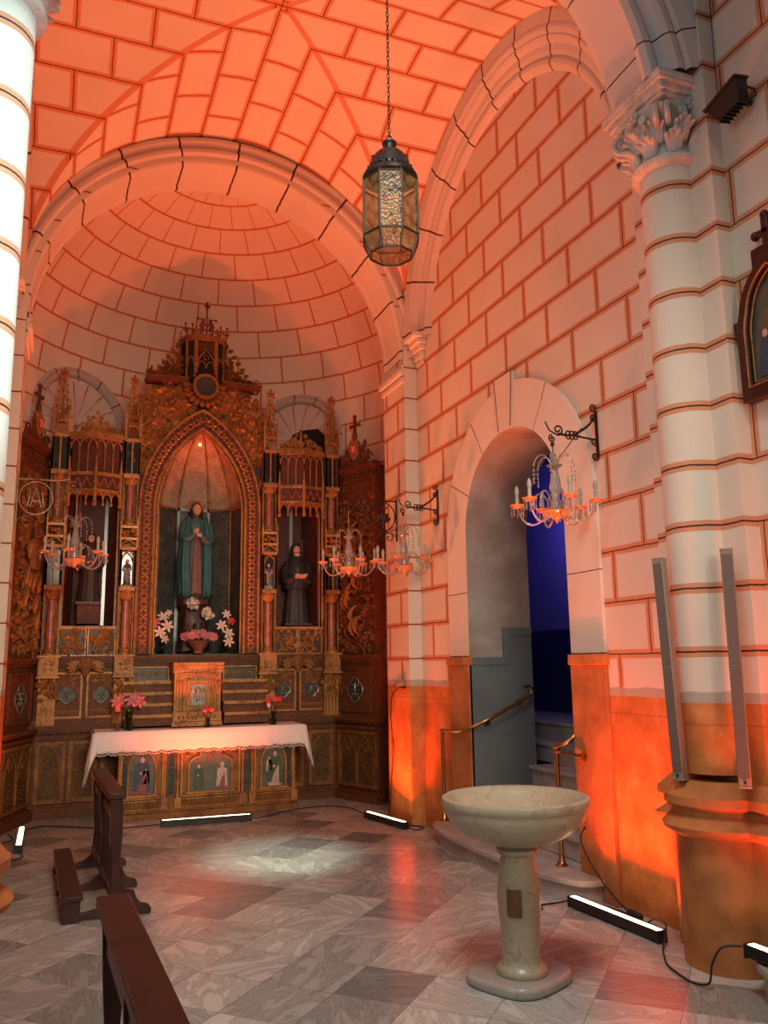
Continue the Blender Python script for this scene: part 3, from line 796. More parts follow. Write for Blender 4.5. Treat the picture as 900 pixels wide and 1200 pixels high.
def tracery_panel(parent, x0, x1, z0, z1, y, Mx=None, lights=1):
    mb = MB(); mb.M = Mx; frame(mb, x0, x1, z0, z1, .03, y - .028, y); frame(mb, x0 + .03, x1 - .03, z0 + .03, z1 - .03, .012, y - .015, y)
    w = (x1 - x0 - .1) / lights
    for k in range(lights):
        cx = x0 + .05 + w * (k + .5); hw = w / 2 - .012
        zs = z1 - .06 - hw * 1.9
        top = pointed(hw, zs, z1 - .055, 8, cx)
        pts = [(cx - hw, z0 + .05)] + top + [(cx + hw, z0 + .05)]
        mb.tube([(x, y - .016, z) for x, z in pts], .0085, 5)
    f = mb.build('tracery_panel', 'gold_dim', parent)
    mb = MB(); mb.M = Mx; mb.box(x0 + .02, x1 - .02, y - .004, y + .004, z0 + .02, z1 - .02); mb.build('field', 'panel_brown', f)
    mb = MB(); mb.M = Mx; r = random.Random(int(x0 * 991 + z0 * 77))
    for k in range(lights):
        cx = x0 + .05 + w * (k + .5); hw = w / 2 - .02; zs = z1 - .06 - hw * 1.9
        for i in range(int((zs - z0 - .06) / .06) + 1):
            zz = z0 + .09 + i * .06
            for s in (-1, 1): mb.tube([(cx + s * hw * .9, y - .008, zz - .03), (cx, y - .010, zz), (cx + s * hw * .9, y - .008, zz + .03)], .0035, 4)
            mb.ball((cx, y - .008, zz), .008, 6, 4)
        for s in (-1, 1): mb.tube(bez((cx + s * hw * .95, y - .01, zs), (cx + s * hw * .5, y - .01, zs + hw * .8), (cx, y - .01, zs + .2 * hw), (cx, y - .01, zs + hw), 7), .004, 4)
        mb.tube([(cx + hw * .38 * cos(a), y - .01, zs + hw * 1.05 + hw * .38 * sin(a)) for a in [2 * PI * q / 12 for q in range(12)]], .004, 4, closed=True)
    mb.build('tracery', 'gold_dim', f)
    return f
def quatrefoil_panel(parent, x0, x1, z0, z1, y, Mx=None, carved=True, name='quatrefoil_panel'):
    cx, cz = (x0 + x1) / 2, (z0 + z1) / 2; r = min(x1 - x0, z1 - z0) * .17
    mb = MB(); mb.M = Mx; frame(mb, x0, x1, z0, z1, .022, y - .03, y)
    rnd = random.Random(int(x0 * 771 + 5))
    if carved:
        carve(mb, x0 + .03, x1 - .03, z1 - (z1 - z0) * .28, z1 - .03, y - .008, 26, .045, rnd)
        for i in range(6):
            xx = x0 + .04 + (x1 - x0 - .08) * i / 5; mb.tube(arc_pts(xx, z0 + .06, (x1 - x0 - .08) / 10, y - .012), .007, 5); mb.ball((xx, y - .012, z0 + .05), .009, 6, 4)
        for a in range(12):
            leaf(mb, cx + cos(a * PI / 6) * r * 1.95, y - .006, cz + sin(a * PI / 6) * r * 1.95, a * PI / 6 + 1.2, .035, .02, .012)
    f = mb.build(name, 'gold' if carved else 'walnut', parent)
    mb = MB(); mb.M = Mx; mb.box(x0 + .002, x1 - .002, y - .006, y + .004, z0 + .002, z1 - .002); mb.build('backing', 'walnut', f)
    mb = MB(); mb.M = Mx; n = 40; pts = []
    for i in range(n):
        a = 2 * PI * i / n; rr = r * (1.25 + .42 * abs(cos(2 * a)) ** .8); pts.append((cx + rr * cos(a), y - .012, cz + rr * sin(a)))
    vs = pts + [(cx, y - .012, cz)]; mb.add(vs, [(i, (i + 1) % n, n) for i in range(n)]); mb.build('field', 'panel_green', f, smooth=0)
    mb = MB(); mb.M = Mx; mb.tube([(p[0], y - .018, p[2]) for p in pts], .009, 5, closed=True)
    for a in range(4): mb.tube([(cx, y - .016, cz), (cx + r * .9 * cos(a * PI / 2), y - .016, cz + r * .9 * sin(a * PI / 2))], [.012, .004], 5); mb.ball((cx + r * .8 * cos(a * PI / 2 + PI / 4), y - .016, cz + r * .8 * sin(a * PI / 2 + PI / 4)), .014, 6, 4)
    mb.ball((cx, y - .018, cz), .02, 8, 6); mb.build('rosette', 'silver', f)
    return f
def arc_pts(cx, cz, r, y): return [(cx + r * cos(a * PI / 6), y, cz + r * sin(a * PI / 6)) for a in range(7)]

# ------------------------------------------------------------------ the altarpiece
RX, RY = 1.56, 10.0
def RT(dx, dy, z): return (RX + dx * 1.02, RY + dy * 1.02, z * 1.039 - .023)
ret = thing('altarpiece', 'tall gilded gothic wooden altarpiece with three niches filling the apse', 'altarpiece', (RX, RY, -.023)); ret.scale = (1.02, 1.02, 1.039)
rnd = random.Random(3)
WL = .78                                    # wing length
def wingM(s): return Matrix.Translation((s * 1.70, 0, 0)) @ Matrix.Rotation(-s * math.radians(70), 4, 'Z') @ Matrix.Translation((s * WL / 2, 0, 0))
def base():
    mb = MB(); mb.box(-1.70, 1.70, 0, .55, 0, .93)
    moulding(mb, -1.70, 1.70, 0, ((0, .10, .07), (.10, .13, .05), (.13, .155, .03)))
    moulding(mb, -1.70, 1.70, .80, ((0, .02, .02), (.02, .045, .035), (.075, .10, .055), (.10, .13, .08), (.13, .15, .06)))
    for i in range(46): mb.ball((-1.66 + i * .0738, -.02, .845), .016, 6, 4)
    b = mb.build('base_dado', 'walnut', ret)
    for x0, x1 in ((-1.66, -1.36), (-1.33, -1.03), (-1.00, -.72), (.72, .98), (1.0, 1.28), (1.34, 1.64)): tracery_panel(b, x0, x1, .17, .79, -.0)
base()
def wing(s):
    Mx = wingM(s)
    mb = MB(); mb.M = Mx; mb.box(-WL / 2, WL / 2, 0, .12, 0, 3.9)
    for z, pr in ((0, ((0, .10, .07), (.10, .13, .05))), (.80, ((0, .02, .02), (.02, .045, .035), (.075, .10, .055), (.10, .13, .08))), (1.56, ((0, .03, .03), (.03, .06, .06), (.06, .09, .08))), (3.72, ((0, .03, .02), (.10, .13, .04), (.13, .17, .08), (.17, .19, .06)))):
        moulding(mb, -WL / 2, WL / 2, z, pr)
    for x in (-WL / 2, WL / 2 - .05): mb.box(x, x + .05, -.03, 0, 1.65, 3.72)
    for i in range(9):
        x = -WL / 2 + .05 + (WL - .1) * i / 8
        mb.tube([(x - .04, -.015, 3.75), (x, -.015, 3.81), (x + .04, -.015, 3.75)], .006, 4)
        mb.tube([(x - .042, -.012, 3.62), (x - .04, -.012, 3.67), (x, -.012, 3.71), (x + .04, -.012, 3.67), (x + .042, -.012, 3.62)], .006, 4)
    w = mb.build('side_wing', 'walnut', ret)
    tracery_panel(w, -WL / 2 + .03, WL / 2 - .03, .17, .79, 0, Mx, 2)
    quatrefoil_panel(w, -WL / 2 + .08, WL / 2 - .12, 1.0, 1.50, 0, Mx, False)
    r = random.Random(11 + s)
    # carved relief: angel above twisting foliage
    mb = MB(); mb.M = Mx
    mb.box(-WL / 2 + .05, WL / 2 - .05, -.006, 0, 1.66, 3.6)
    for k in range(7):
        z0 = 1.78 + k * .24; sg = 1 if k % 2 else -1
        mb.tube(bez((-sg * .18, -.03, z0 - .15), (-sg * .25, -.05, z0 + .05), (sg * .25, -.05, z0 - .02), (sg * .16, -.04, z0 + .20), 9), [.022] * 5 + [.016] * 5, 6)
    carve(mb, -.32, .32, 1.70, 3.50, -.01, 330, .10, r, bulge=.035)
    g = mb.build('relief', 'gold_dim' if s < 0 else 'walnut', w)
    for k in range(9):
        mb = MB(); mb.M = Mx; x = r.uniform(-.2, .2); z = r.uniform(1.8, 3.1)
        mb.tube(bez((x, -.05, z), (x - .1, -.08, z + .08), (x - .02, -.08, z + .2), (x + .08, -.05, z + .22), 8), [.01, .018, .026, .030, .028, .022, .016, .01, .005], 6)
        mb.build('ribbon', 'gold', w)
    # standing carved angel
    mb = MB(); mb.M = Mx @ Matrix.Translation((0, -.06, 2.55))
    mb.lathe([(.09, 0), (.10, .05), (.075, .2), (.055, .30), (.065, .40), (.07, .46), (.03, .52)], n=14, sy=.6, fold=.08, nf=6); mb.ball((0, -.01, .58), (.04, .04, .05))
    for q in (-1, 1):
        for i in range(5): leaf(mb, q * .05, .02, .42 - i * .03, PI / 2 - q * (.5 + i * .35), .24 - i * .02, .07, .02)
        mb.tube([(q * .06, -.02, .44), (q * .10, -.05, .32), (q * .02, -.09, .36)], [.022, .018, .012], 6)
    mb.build('angel_figure', 'gold_dim', w)
    # crest: cross on a shield medallion between scrolls
    mb = MB(); mb.M = Mx @ Matrix.Translation((s * .02, -.02, 3.9))
    carve(mb, -.30, .30, 0, .14, 0, 40, .09, r); carve(mb, -.17, .17, .1, .26, 0, 22, .08, r)
    scroll(mb, .26, .08, -.01, .07, 1, .012); scroll(mb, -.26, .08, -.01, .07, -1, .012)
    mb.ball((0, 0, .40), (.032, .03, .035)); mb.box(-.014, .014, -.014, .014, .40, .62); mb.box(-.07, .07, -.014, .014, .50, .53); mb.tube([(0, 0, .1), (0, 0, .42)], .03, 6)
    for p in ((-.08, .515), (.08, .515), (0, .63)): mb.ball((p[0], 0, p[1]), .026, 8, 6)
    c = mb.build('cross_crest', 'walnut', w)
    mb = MB(); mb.M = Mx @ Matrix.Translation((s * .02, -.05, 4.10)); mb.prism([(-.085, .10), (-.07, -.06), (0, -.13), (.07, -.06), (.085, .10), (.04, .135), (-.04, .135)], 0, .05)
    mb.build('shield', 'gold', w, bevel=.006)
    mb = MB(); mb.M = Mx @ Matrix.Translation((s * .02, -.06, 4.11)); mb.ball((0, 0, 0), (.035, .02, .045), 8, 6); mb.ball((-.02, 0, .025), (.022, .018, .022), 8, 6); mb.ball((.02, 0, .025), (.022, .018, .022), 8, 6)
    mb.build('red_emblem', 'pink_petal', w)
wing(-1); wing(1)
def predella():
    mb = MB(); mb.box(-1.70, 1.70, .02, .5, .93, 1.67)
    moulding(mb, -1.70, 1.70, 1.56, ((0, .03, .03), (.03, .06, .06), (.06, .085, .09), (.085, .11, .11)))
    moulding(mb, -1.70, 1.70, .93, ((0, .03, .10), (.03, .07, .06), (.07, .09, .03)))
    for k in range(4):   # stepped shelves behind the altar
        z0 = .93 + k * .115; d = .34 - k * .075
        mb.box(-.80, -.27, -d, .05, z0, z0 + .10); mb.box(-.80, -.27, -d - .02, .05, z0 + .09, z0 + .115)
        mb.box(.27, .78, -d, .05, z0, z0 + .10); mb.box(.27, .78, -d - .02, .05, z0 + .09, z0 + .115)
    p = mb.build('predella', 'walnut', ret)
    for k in range(4):
        z0 = .93 + k * .115; d = .34 - k * .075
        for a, b in ((-.81, -.27), (.27, .79)): mb = MB(); mb.box(a, b, -d - .026, -d - .02, z0 + .085, z0 + .118); mb.build('shelf_edge', 'gold', p)
    for x0, x1 in ((-.72, -.30), (.30, .70)):
        mb = MB(); frame(mb, x0, x1, 1.38, 1.55, .018, -.05, .0); xm = (x0 + x1) / 2
        for i in range(5):
            xx = x0 + .05 + i * (x1 - x0 - .1) / 4; scroll(mb, xx, 1.465, -.03, .035, 1 if i % 2 else -1, .006); mb.ball((xx, -.03, 1.465), .012, 6, 4)
        f = mb.build('fretwork_panel', 'gold', p)
        mb = MB(); mb.box(x0 + .01, x1 - .01, -.018, .02, 1.39, 1.54); mb.build('field', 'panel_green', f)
    for s in (-1, 1):
        c = s * 1.2
        quatrefoil_panel(p, c - .33, c - .02, 1.02, 1.50, .0); quatrefoil_panel(p, c + .02, c + .33, 1.02, 1.50, .0)
        mb = MB(); mb.M = Matrix.Translation((c, -.04, 1.56))
        mb.lathe([(.005, -.12), (.05, -.06), (.07, 0), (.10, .06), (.11, .10)], n=12, sy=.6)
        for q in (-1, 1):
            for i in range(5): leaf(mb, q * .04, -.03, -.04 + i * .012, PI / 2 - q * (.5 + .38 * i), .17, .05, .02)
            scroll(mb, q * .17, .03, -.02, .05, q, .009)
        mb.build('cherub_bracket', 'gold_dim', p)
    # gilt relief below each side niche
    for s in (-1, 1):
        for q in (-1, 1):
            c = s * 1.2 + q * .155; mb = MB(); frame(mb, c - .15, c + .15, 1.67, 1.97, .014, -.04, .0)
            carve(mb, c - .12, c + .12, 1.70, 1.94, -.02, 46, .06, rnd, bulge=.028)
            for k in range(6): mb.ball((c + rnd.uniform(-.1, .1), -.035, rnd.uniform(1.73, 1.92)), .016, 6, 4)
            rp = mb.build('relief_panel', 'gold_bright', p)
            mb = MB(); mb.box(c - .145, c + .145, -.01, .05, 1.68, 1.96); mb.build('backing', 'walnut_dark', rp)
predella()
def retcol(x):
    """two-tiered colonnette with caged statuette level, slot panels and crocketed pinnacle"""
    T = Matrix.Translation((x, -.10, 0))
    def mk(): m = MB(); m.M = T; return m
    mb = mk()                                   # pier behind
    mb.box(-.075, .075, .06, .16, 1.67, 4.07); mb.box(-.085, -.07, -.02, .16, 1.67, 3.68); mb.box(.07, .085, -.02, .16, 1.67, 3.68)
    p = mb.build('colonnette', 'gold_dim', ret)
    mb = mk(); mb.box(-.10, .10, -.06, .14, 1.46, 1.66); frame(mb, -.085, .085, 1.48, 1.64, .014, -.075, -.06)
    for a in range(4): mb.ball((.032 * (1 if a % 2 else -1), -.068, 1.56 + .028 * (1 if a > 1 else -1)), (.02, .012, .014), 8, 6)
    mb.box(-.115, .115, -.08, .14, 1.44, 1.465); mb.box(-.115, .115, -.08, .14, 1.655, 1.68)
    mb.build('pedestal_block', 'gold', p)
    mb = mk(); mb.box(-.09, .09, 0, .12, .96, 1.44)
    for i in range(4): mb.box(-.075 + i * .042, -.055 + i * .042, -.03, 0, .98, 1.20)
    carve(mb, -.08, .08, 1.22, 1.42, -.0, 34, .06, rnd, bulge=.04)
    for q in (-1, 1): scroll(mb, q * .05, 1.38, -.03, .035, q, .008)
    mb.build('carved_console', 'gold', p)
    for z0, z1, cap in ((1.68, 2.26, 2.40), (3.10, 3.54, 3.66)):
        mb = mk(); mb.lathe([(.044, z0 + .07), (.047, (z0 + z1) / 2), (.038, z1)], n=16); mb.build('shaft', 'lac', p)
        mb = mk(); mb.lathe([(.078, z0), (.078, z0 + .02), (.058, z0 + .035), (.066, z0 + .05), (.05, z0 + .07)], n=12); mb.build('column_base', 'gold', p); mb = mk()
        h = cap - z1 - .03
        mb.lathe([(.05, z1), (.04, z1 + .01), (.048, z1 + h * .4), (.072, z1 + h)], n=12)
        for i in range(8):
            a = 2 * PI * i / 8; mb.tube([(.04 * cos(a), .04 * sin(a), z1 + .02), (.06 * cos(a), .06 * sin(a), z1 + h * .6), (.085 * cos(a), .085 * sin(a), z1 + h * .8)], [.012, .014, .008], 5)
        mb.box(-.085, .085, -.085, .1, z1 + h, cap); mb.build('capital', 'gold', p)
    # slot / statuette stages
    for z0, z1, st in ((2.40, 2.84, True), (3.66, 4.07, False)):
        mb = mk(); frame(mb, -.085, .085, z0, z1, .022, -.075, -.045)
        mb.box(-.085, -.065, -.075, .10, z0, z1); mb.box(.065, .085, -.075, .10, z0, z1); mb.box(-.09, .09, -.08, .1, z1 - .02, z1 + .012); mb.box(-.09, .09, -.08, .1, z0, z0 + .015)
        if not (st and abs(x) < 1): mb.box(-.008, .008, -.07, -.05, z0, z1)
        else: mb.tube([(a, -.07, b) for a, b in pointed(.062, z1 - .13, z1 - .03, 5)], .008, 5)
        f = mb.build('slotted_stage', 'gold', p)
        mb = mk(); mb.box(-.07, .07, .03, .04, z0 + .015, z1 - .02); mb.build('dark_field', 'dark_glass', f)
    mb = mk()                                   # open cage with spikes
    for xx in (-.09, .09): mb.lathe([(.009, 2.84), (.009, 3.10), (.013, 3.11), (.002, 3.20)], (xx, -.08, 0), 6)
    mb.box(-.095, .095, -.09, .1, 2.93, 2.955); mb.box(-.095, .095, -.09, .1, 3.06, 3.09)
    carve(mb, -.07, .07, 2.95, 3.07, -.06, 16, .05, rnd, bulge=.03)
    mb.tube([(-.085, -.08, 2.86), (-.04, -.08, 2.91), (0, -.08, 2.925), (.04, -.08, 2.91), (.085, -.08, 2.86)], .008, 5)
    mb.build('cage', 'gold_bright', p)
    mb = mk()                                   # pinnacle
    for xx in (-.08, .08):
        mb.box(xx - .012, xx + .012, -.08, -.055, 4.07, 4.36); mb.lathe([(.016, 4.36), (.004, 4.44), (.012, 4.45), (.001, 4.48)], (xx, -.068, 0), 6)
    mb.box(-.07, .07, -.06, .06, 4.07, 4.09)
    g = pointed(.075, 4.10, 4.25, 6); mb.tube([(a, -.075, b) for a, b in g], .010, 5)
    mb.box(-.075, .075, -.065, .03, 4.22, 4.25)
    for i in range(6): mb.tube([(-.07 + .023 * i, -.06, 4.09), (-.05 + .023 * i, -.06, 4.2)], .005, 4)
    carve(mb, -.06, .06, 4.25, 4.34, -.05, 12, .05, rnd, bulge=.03)
    for q in (-1, 1):
        mb.tube([(q * .06, -.03, 4.28), (q * .022, -.03, 4.74)], .010, 6)
        crockets(mb, [(q * (.058 - .036 * t), 4.32 + .40 * t, PI / 2 - q * 1.0) for t in (0, .2, .4, .6, .8)], -.03, .034)
    mb.tube([(0, .03, 4.28), (0, .01, 4.74)], .010, 6)
    for i in range(8):
        w = .052 - .036 * i / 8; zz = 4.32 + i * .052; mb.tube([(-w, -.03, zz), (w, -.03, zz)], .0055, 4); mb.ball((0, -.035, zz + .024), .009, 5, 4)
    for i in range(6): leaf(mb, 0, -.03, 4.74, PI / 2 + (i - 2.5) * .5, .06, .035, .015)
    mb.box(-.045, .045, -.06, .0, 4.80, 4.815); mb.ball((0, -.03, 4.84), .018, 8, 6)
    mb.build('pinnacle', 'gold', p)
for x in (-1.58, -.81, .81, 1.60): retcol(x)

# body wall with openings: central pointed niche and the side niches
def body():
    mb = MB(); Y0, Y1 = 0, .06
    # side niche surrounds
    for s in (-1, 1):
        c = s * 1.2
        mb.box(c - .39, c - .30, Y0, .35, 1.67, 4.05); mb.box(c + .30, c + .39, Y0, .35, 1.67, 4.05)
        inner = [(c - .30, 3.30)] + pointed(.30, 3.30, 3.52, 8, c) + [(c + .30, 3.30)]
        outer = [(c - .30, 3.30)] + [(a, 3.62) for a, b in pointed(.30, 3.3, 3.5, 8, c)] + [(c + .30, 3.30)]
        mb.band(outer, inner, Y0, Y1)
        mb.box(c - .30, c + .30, .02, .30, 3.60, 4.05)
    # spandrels round the central arch
    inner = pointed(.70, 3.35, 4.53, 14); inner = [(-.70, 1.67)] + inner + [(.70, 1.67)]
    outer = [(-.72, 1.67)] + [(-.72 - .0, 3.35)]
    pts = pointed(.70, 3.35, 4.53, 14)
    for i, (a, b) in enumerate(pts[1:-1]):
        t = i / (len(pts) - 3); xx = -.70 + 1.40 * t
        outer.append((xx * 1.04, min(4.66, 4.05 + .9 * (1 - abs(t - .5) * 2) + .0)))
    outer += [(.72, 3.35), (.72, 1.67)]
    mb.band(outer, inner, .02, .10)
    b = mb.build('body', 'walnut_dark', ret)
    mb = MB()                                         # leafy spandrel carving
    def ins(x, z):
        h = 3.35 + (1.18) * math.sqrt(max(0, 1 - (abs(x) / .72) ** 1.45)); return z > h + .02 and z < 4.84 - .32 * (abs(x) / .75) ** 2.2
    carve(mb, -.76, .76, 3.75, 4.84, .0, 300, .145, rnd, ins, .06)
    for s in (-1, 1):
        for (x, z, r) in ((.42, 4.50, .10), (.60, 4.28, .09), (.64, 4.52, .07), (.25, 4.68, .07), (.70, 4.02, .06)): scroll(mb, s * x, z, -.03, r, s, .014, .4, 1.5)
        for i in range(7): t = i / 6; mb.ball((s * (.30 + .42 * t), -.06, 4.62 - .42 * t * t), .028, 8, 6)
    mb.build('spandrel_foliage', 'gold', b)
    return b
bodyo = body()
def central_niche():
    f_out = [(-.70, 1.68)] + pointed(.70, 3.35, 4.53, 14) + [(.70, 1.68)]
    f_in = [(-.53, 1.68)] + pointed(.53, 3.35, 4.30, 14) + [(.53, 1.68)]
    mb = MB(); mb.band(f_out, f_in, -.07, .06); p = mb.build('niche_frame', 'panel_red', ret)
    mb = MB()
    for g, r in ((f_out, .018), (f_in, .020)): mb.tube([(x, -.08, z) for x, z in g], r, 8)
    mb.tube([(x * .93, -.05, z if z < 1.7 else z - .03) for x, z in f_in], .012, 6)
    mb.build('gilt_beading', 'gold', p)
    mb = MB(); mid = [((a[0] + b[0]) / 2, (a[1] + b[1]) / 2) for a, b in zip(f_out, f_in)]
    path = [Vector((x, 0, z)) for x, z in mid]; d = [0]
    for a, b in zip(path, path[1:]): d.append(d[-1] + (b - a).length)
    n = 64
    for i in range(n):
        s = d[-1] * (i + .5) / n; k = max(j for j in range(len(d)) if d[j] <= s); k = min(k, len(path) - 2)
        q = path[k].lerp(path[k + 1], (s - d[k]) / (d[k + 1] - d[k])); t = (path[k + 1] - path[k]).normalized(); a = math.atan2(t.z, t.x)
        for m in range(4): leaf(mb, q.x, -.072, q.z, a + PI / 4 + m * PI / 2, .058, .034, .02)
        mb.ball((q.x, -.082, q.z), .013, 6, 4)
        for sg in (-1, 1): leaf(mb, q.x - sg * sin(a) * .055 + cos(a) * .03, -.072, q.z + sg * cos(a) * .055 + sin(a) * .03, a + 1.2 * sg, .03, .02, .012)
    mb.build('applied_foliage', 'gold_bright', p)
    # faceted lining
    z0, zs, D = 1.68, 3.42, .52
    P = [(-.53, .0), (-.44, .36), (-.19, D), (.19, D), (.44, .36), (.53, .0)]
    mb = MB()
    for (a, b), (c, e) in zip(P, P[1:]): mb.add([(a, b, z0), (c, e, z0), (c, e, zs), (a, b, zs)], [(3, 2, 1, 0)])
    lin = mb.build('niche_lining', 'cloth_lining', p, smooth=0)
    mb = MB(); mb.hprism([(x, y) for x, y in P], z0 - .04, z0); mb.build('niche_floor', 'panel_green', p, smooth=0)
    mb = MB(); K = 10
    for i in range(K):
        h0, h1 = i / K, (i + 1) / K
        def sec(h): k_ = math.sqrt(max(0, 1 - h ** 1.35)); return [(x * k_, y * k_ + .02 * (1 - k_), zs + (4.30 - zs) * h) for x, y in P]
        A, B = sec(h0), sec(h1)
        for j in range(5): mb.add([A[j], A[j + 1], B[j + 1], B[j]], [(3, 2, 1, 0)])
    mb.build('niche_vault', 'niche_cream', p, smooth=0)
    mb = MB()
    for j in range(6):
        pts = []
        for i in range(K + 1):
            h = i / K; k_ = math.sqrt(max(0, 1 - h ** 1.35)); x, y = P[j]; pts.append((x * k_ * .98, y * k_ * .98 + .02 * (1 - k_), zs + (4.30 - zs) * h))
        mb.tube(pts, .014, 6)
        x, y = P[j]; mb.tube([(x * .98, y * .98, z0), (x * .98, y * .98, zs)], .012, 6)
    mb.tube([(x * .97, y * .97, zs) for x, y in P], .018, 6); mb.build('vault_rib', 'gold_dim', p)
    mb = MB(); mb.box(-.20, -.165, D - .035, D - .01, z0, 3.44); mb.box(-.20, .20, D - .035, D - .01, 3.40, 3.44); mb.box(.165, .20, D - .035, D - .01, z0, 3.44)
    mb.build('pale_back_frame', 'pale_strip', p)
    mb = MB(); mb.box(-.155, .155, D - .02, D - .005, z0, 3.38); frame(mb, -.15, .15, z0 + .9, 3.37, .02, D - .035, D - .02); mb.build('back_panel', 'panel_green', p)
    mb = MB(); mb.ball((0, .14, 4.16), .022, 8, 6); mb.build('niche_lamp', 'niche_lamp', p)
central_niche()
def side_niche(s):
    c = s * 1.2
    P = [(-.30, 0), (-.17, .34), (.17, .34), (.30, 0)]
    mb = MB(); mb.M = Matrix.Translation((c, .02, 0))
    for (a, b), (d, e) in zip(P, P[1:]): mb.add([(a, b, 1.98), (d, e, 1.98), (d, e, 3.6), (a, b, 3.6)], [(3, 2, 1, 0)])
    mb.add([(x, y, 2.0) for x, y in P], [(0, 1, 2, 3)]); mb.add([(x, y, 3.6) for x, y in P], [(3, 2, 1, 0)])
    n = mb.build('side_niche', 'panel_red', ret, smooth=0)
    mb = MB(); mb.M = Matrix.Translation((c, .02, 0))
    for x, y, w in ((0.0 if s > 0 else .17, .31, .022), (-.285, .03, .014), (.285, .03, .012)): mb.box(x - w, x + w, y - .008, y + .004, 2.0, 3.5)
    mb.build('pale_upright', 'pale_strip', n)
    mb = MB()
    for x in (-.31, .31): mb.tube([(c + x, -.03, 1.98), (c + x, -.03, 4.02)], .018, 8)
    for x in (-.275, .275): mb.tube([(c + x, -.01, 1.98), (c + x, -.01, 3.3)], .009, 6)
    mb.box(c - .32, c + .32, -.05, .03, 1.96, 1.99)
    mb.build('niche_jambs', 'gold', n)
    # projecting canopy: V-shaped front
    Q = [(-.30, 0), (-.27, -.16), (0, -.27), (.27, -.16), (.30, 0)]
    mb = MB(); mb.M = Matrix.Translation((c, 0, 0))
    for z0, z1, g in ((3.44, 3.47, 1.03), (3.62, 3.66, 1.06), (4.03, 4.06, 1.04), (4.06, 4.09, 1.10), (4.09, 4.115, 1.06)): mb.hprism([(x * g, y * g) for x, y in reversed(Q)], z0, z1)
    for (a, b), (d, e) in zip(Q, Q[1:]):
        L_ = math.hypot(d - a, e - b); m = max(1, int(L_ / .085))
        for i in range(m * 2 + 1):
            t = i / (m * 2); x, y = a + (d - a) * t, b + (e - b) * t
            if i < m * 2:
                x2, y2 = a + (d - a) * (i + 1) / (m * 2), b + (e - b) * (i + 1) / (m * 2); z = 3.49 if i % 2 else 3.60; zb = 3.60 if i % 2 else 3.49
                mb.tube([(x * 1.03, y * 1.03 - .006, z), (x2 * 1.03, y2 * 1.03 - .006, zb)], .007, 4)
        for i in range(m):
            t0, t1 = i / m, (i + 1) / m; pa = (a + (d - a) * t0, b + (e - b) * t0); pb = (a + (d - a) * t1, b + (e - b) * t1); pm = ((pa[0] + pb[0]) / 2, (pa[1] + pb[1]) / 2)
            for zb, zt, up in ((3.92, 4.02, 1), (3.32, 3.44, -1)):
                hx, hy = pb[0] - pm[0], pb[1] - pm[1]
                ap = pointed(1, 0, 1, 5)
                mb.tube([(pm[0] + hx * u, pm[1] + hy * u - .008, zb + (zt - zb) * v) for u, v in ap], .008, 5)
            if i or a < -.28: mb.tube([(pa[0], pa[1], 3.66), (pa[0], pa[1], 3.93)], .008, 5)
            if i: leaf(mb, pa[0], pa[1] - .01, 3.33, -PI / 2, .05, .03, .015)
    for x, y in Q[1:4]:
        mb.tube([(x * 1.02, y * 1.03, 3.30), (x * 1.02, y * 1.03, 3.70)], .020, 8); mb.ball((x * 1.02, y * 1.03, 3.30), .028, 8, 6); mb.lathe([(.018, 3.70), (.006, 3.80), (.012, 3.815), (.002, 3.84)], (x * 1.02, y * 1.03, 0), 8)
    cn = mb.build('canopy', 'gold', n)
    mb = MB(); mb.M = Matrix.Translation((c, 0, 0)); mb.hprism([(x * .93, y * .93) for x, y in reversed(Q)], 3.66, 4.03); mb.hprism([(x, y) for x, y in reversed(Q)], 3.47, 3.62); mb.build('canopy_core', 'panel_red', cn, smooth=0)
    mb = MB(); r = random.Random(5 + s)
    mb.M = Matrix.Translation((c, -.12, 4.11))
    carve(mb, -.24, .24, 0, .07, 0, 34, .07, r, bulge=.03); carve(mb, -.12, .12, .04, .16, 0, 16, .07, r)
    for q in (-1, 1):
        scroll(mb, q * .14, .08, -.01, .055, q, .010); scroll(mb, q * .24, .05, -.01, .035, q, .008)
        mb.tube([(q * .02, 0, .02), (q * .06, 0, .14), (q * .12, 0, .16)], .01, 5)
    mb.box(-.014, .014, -.014, .014, 0, .24); mb.ball((0, 0, .26), .022, 8, 6); mb.ball((-.045, 0, .2), .02, 8, 6); mb.ball((.045, 0, .2), .02, 8, 6)
    mb.build('canopy_crest', 'gold', cn)
side_niche(-1); side_niche(1)
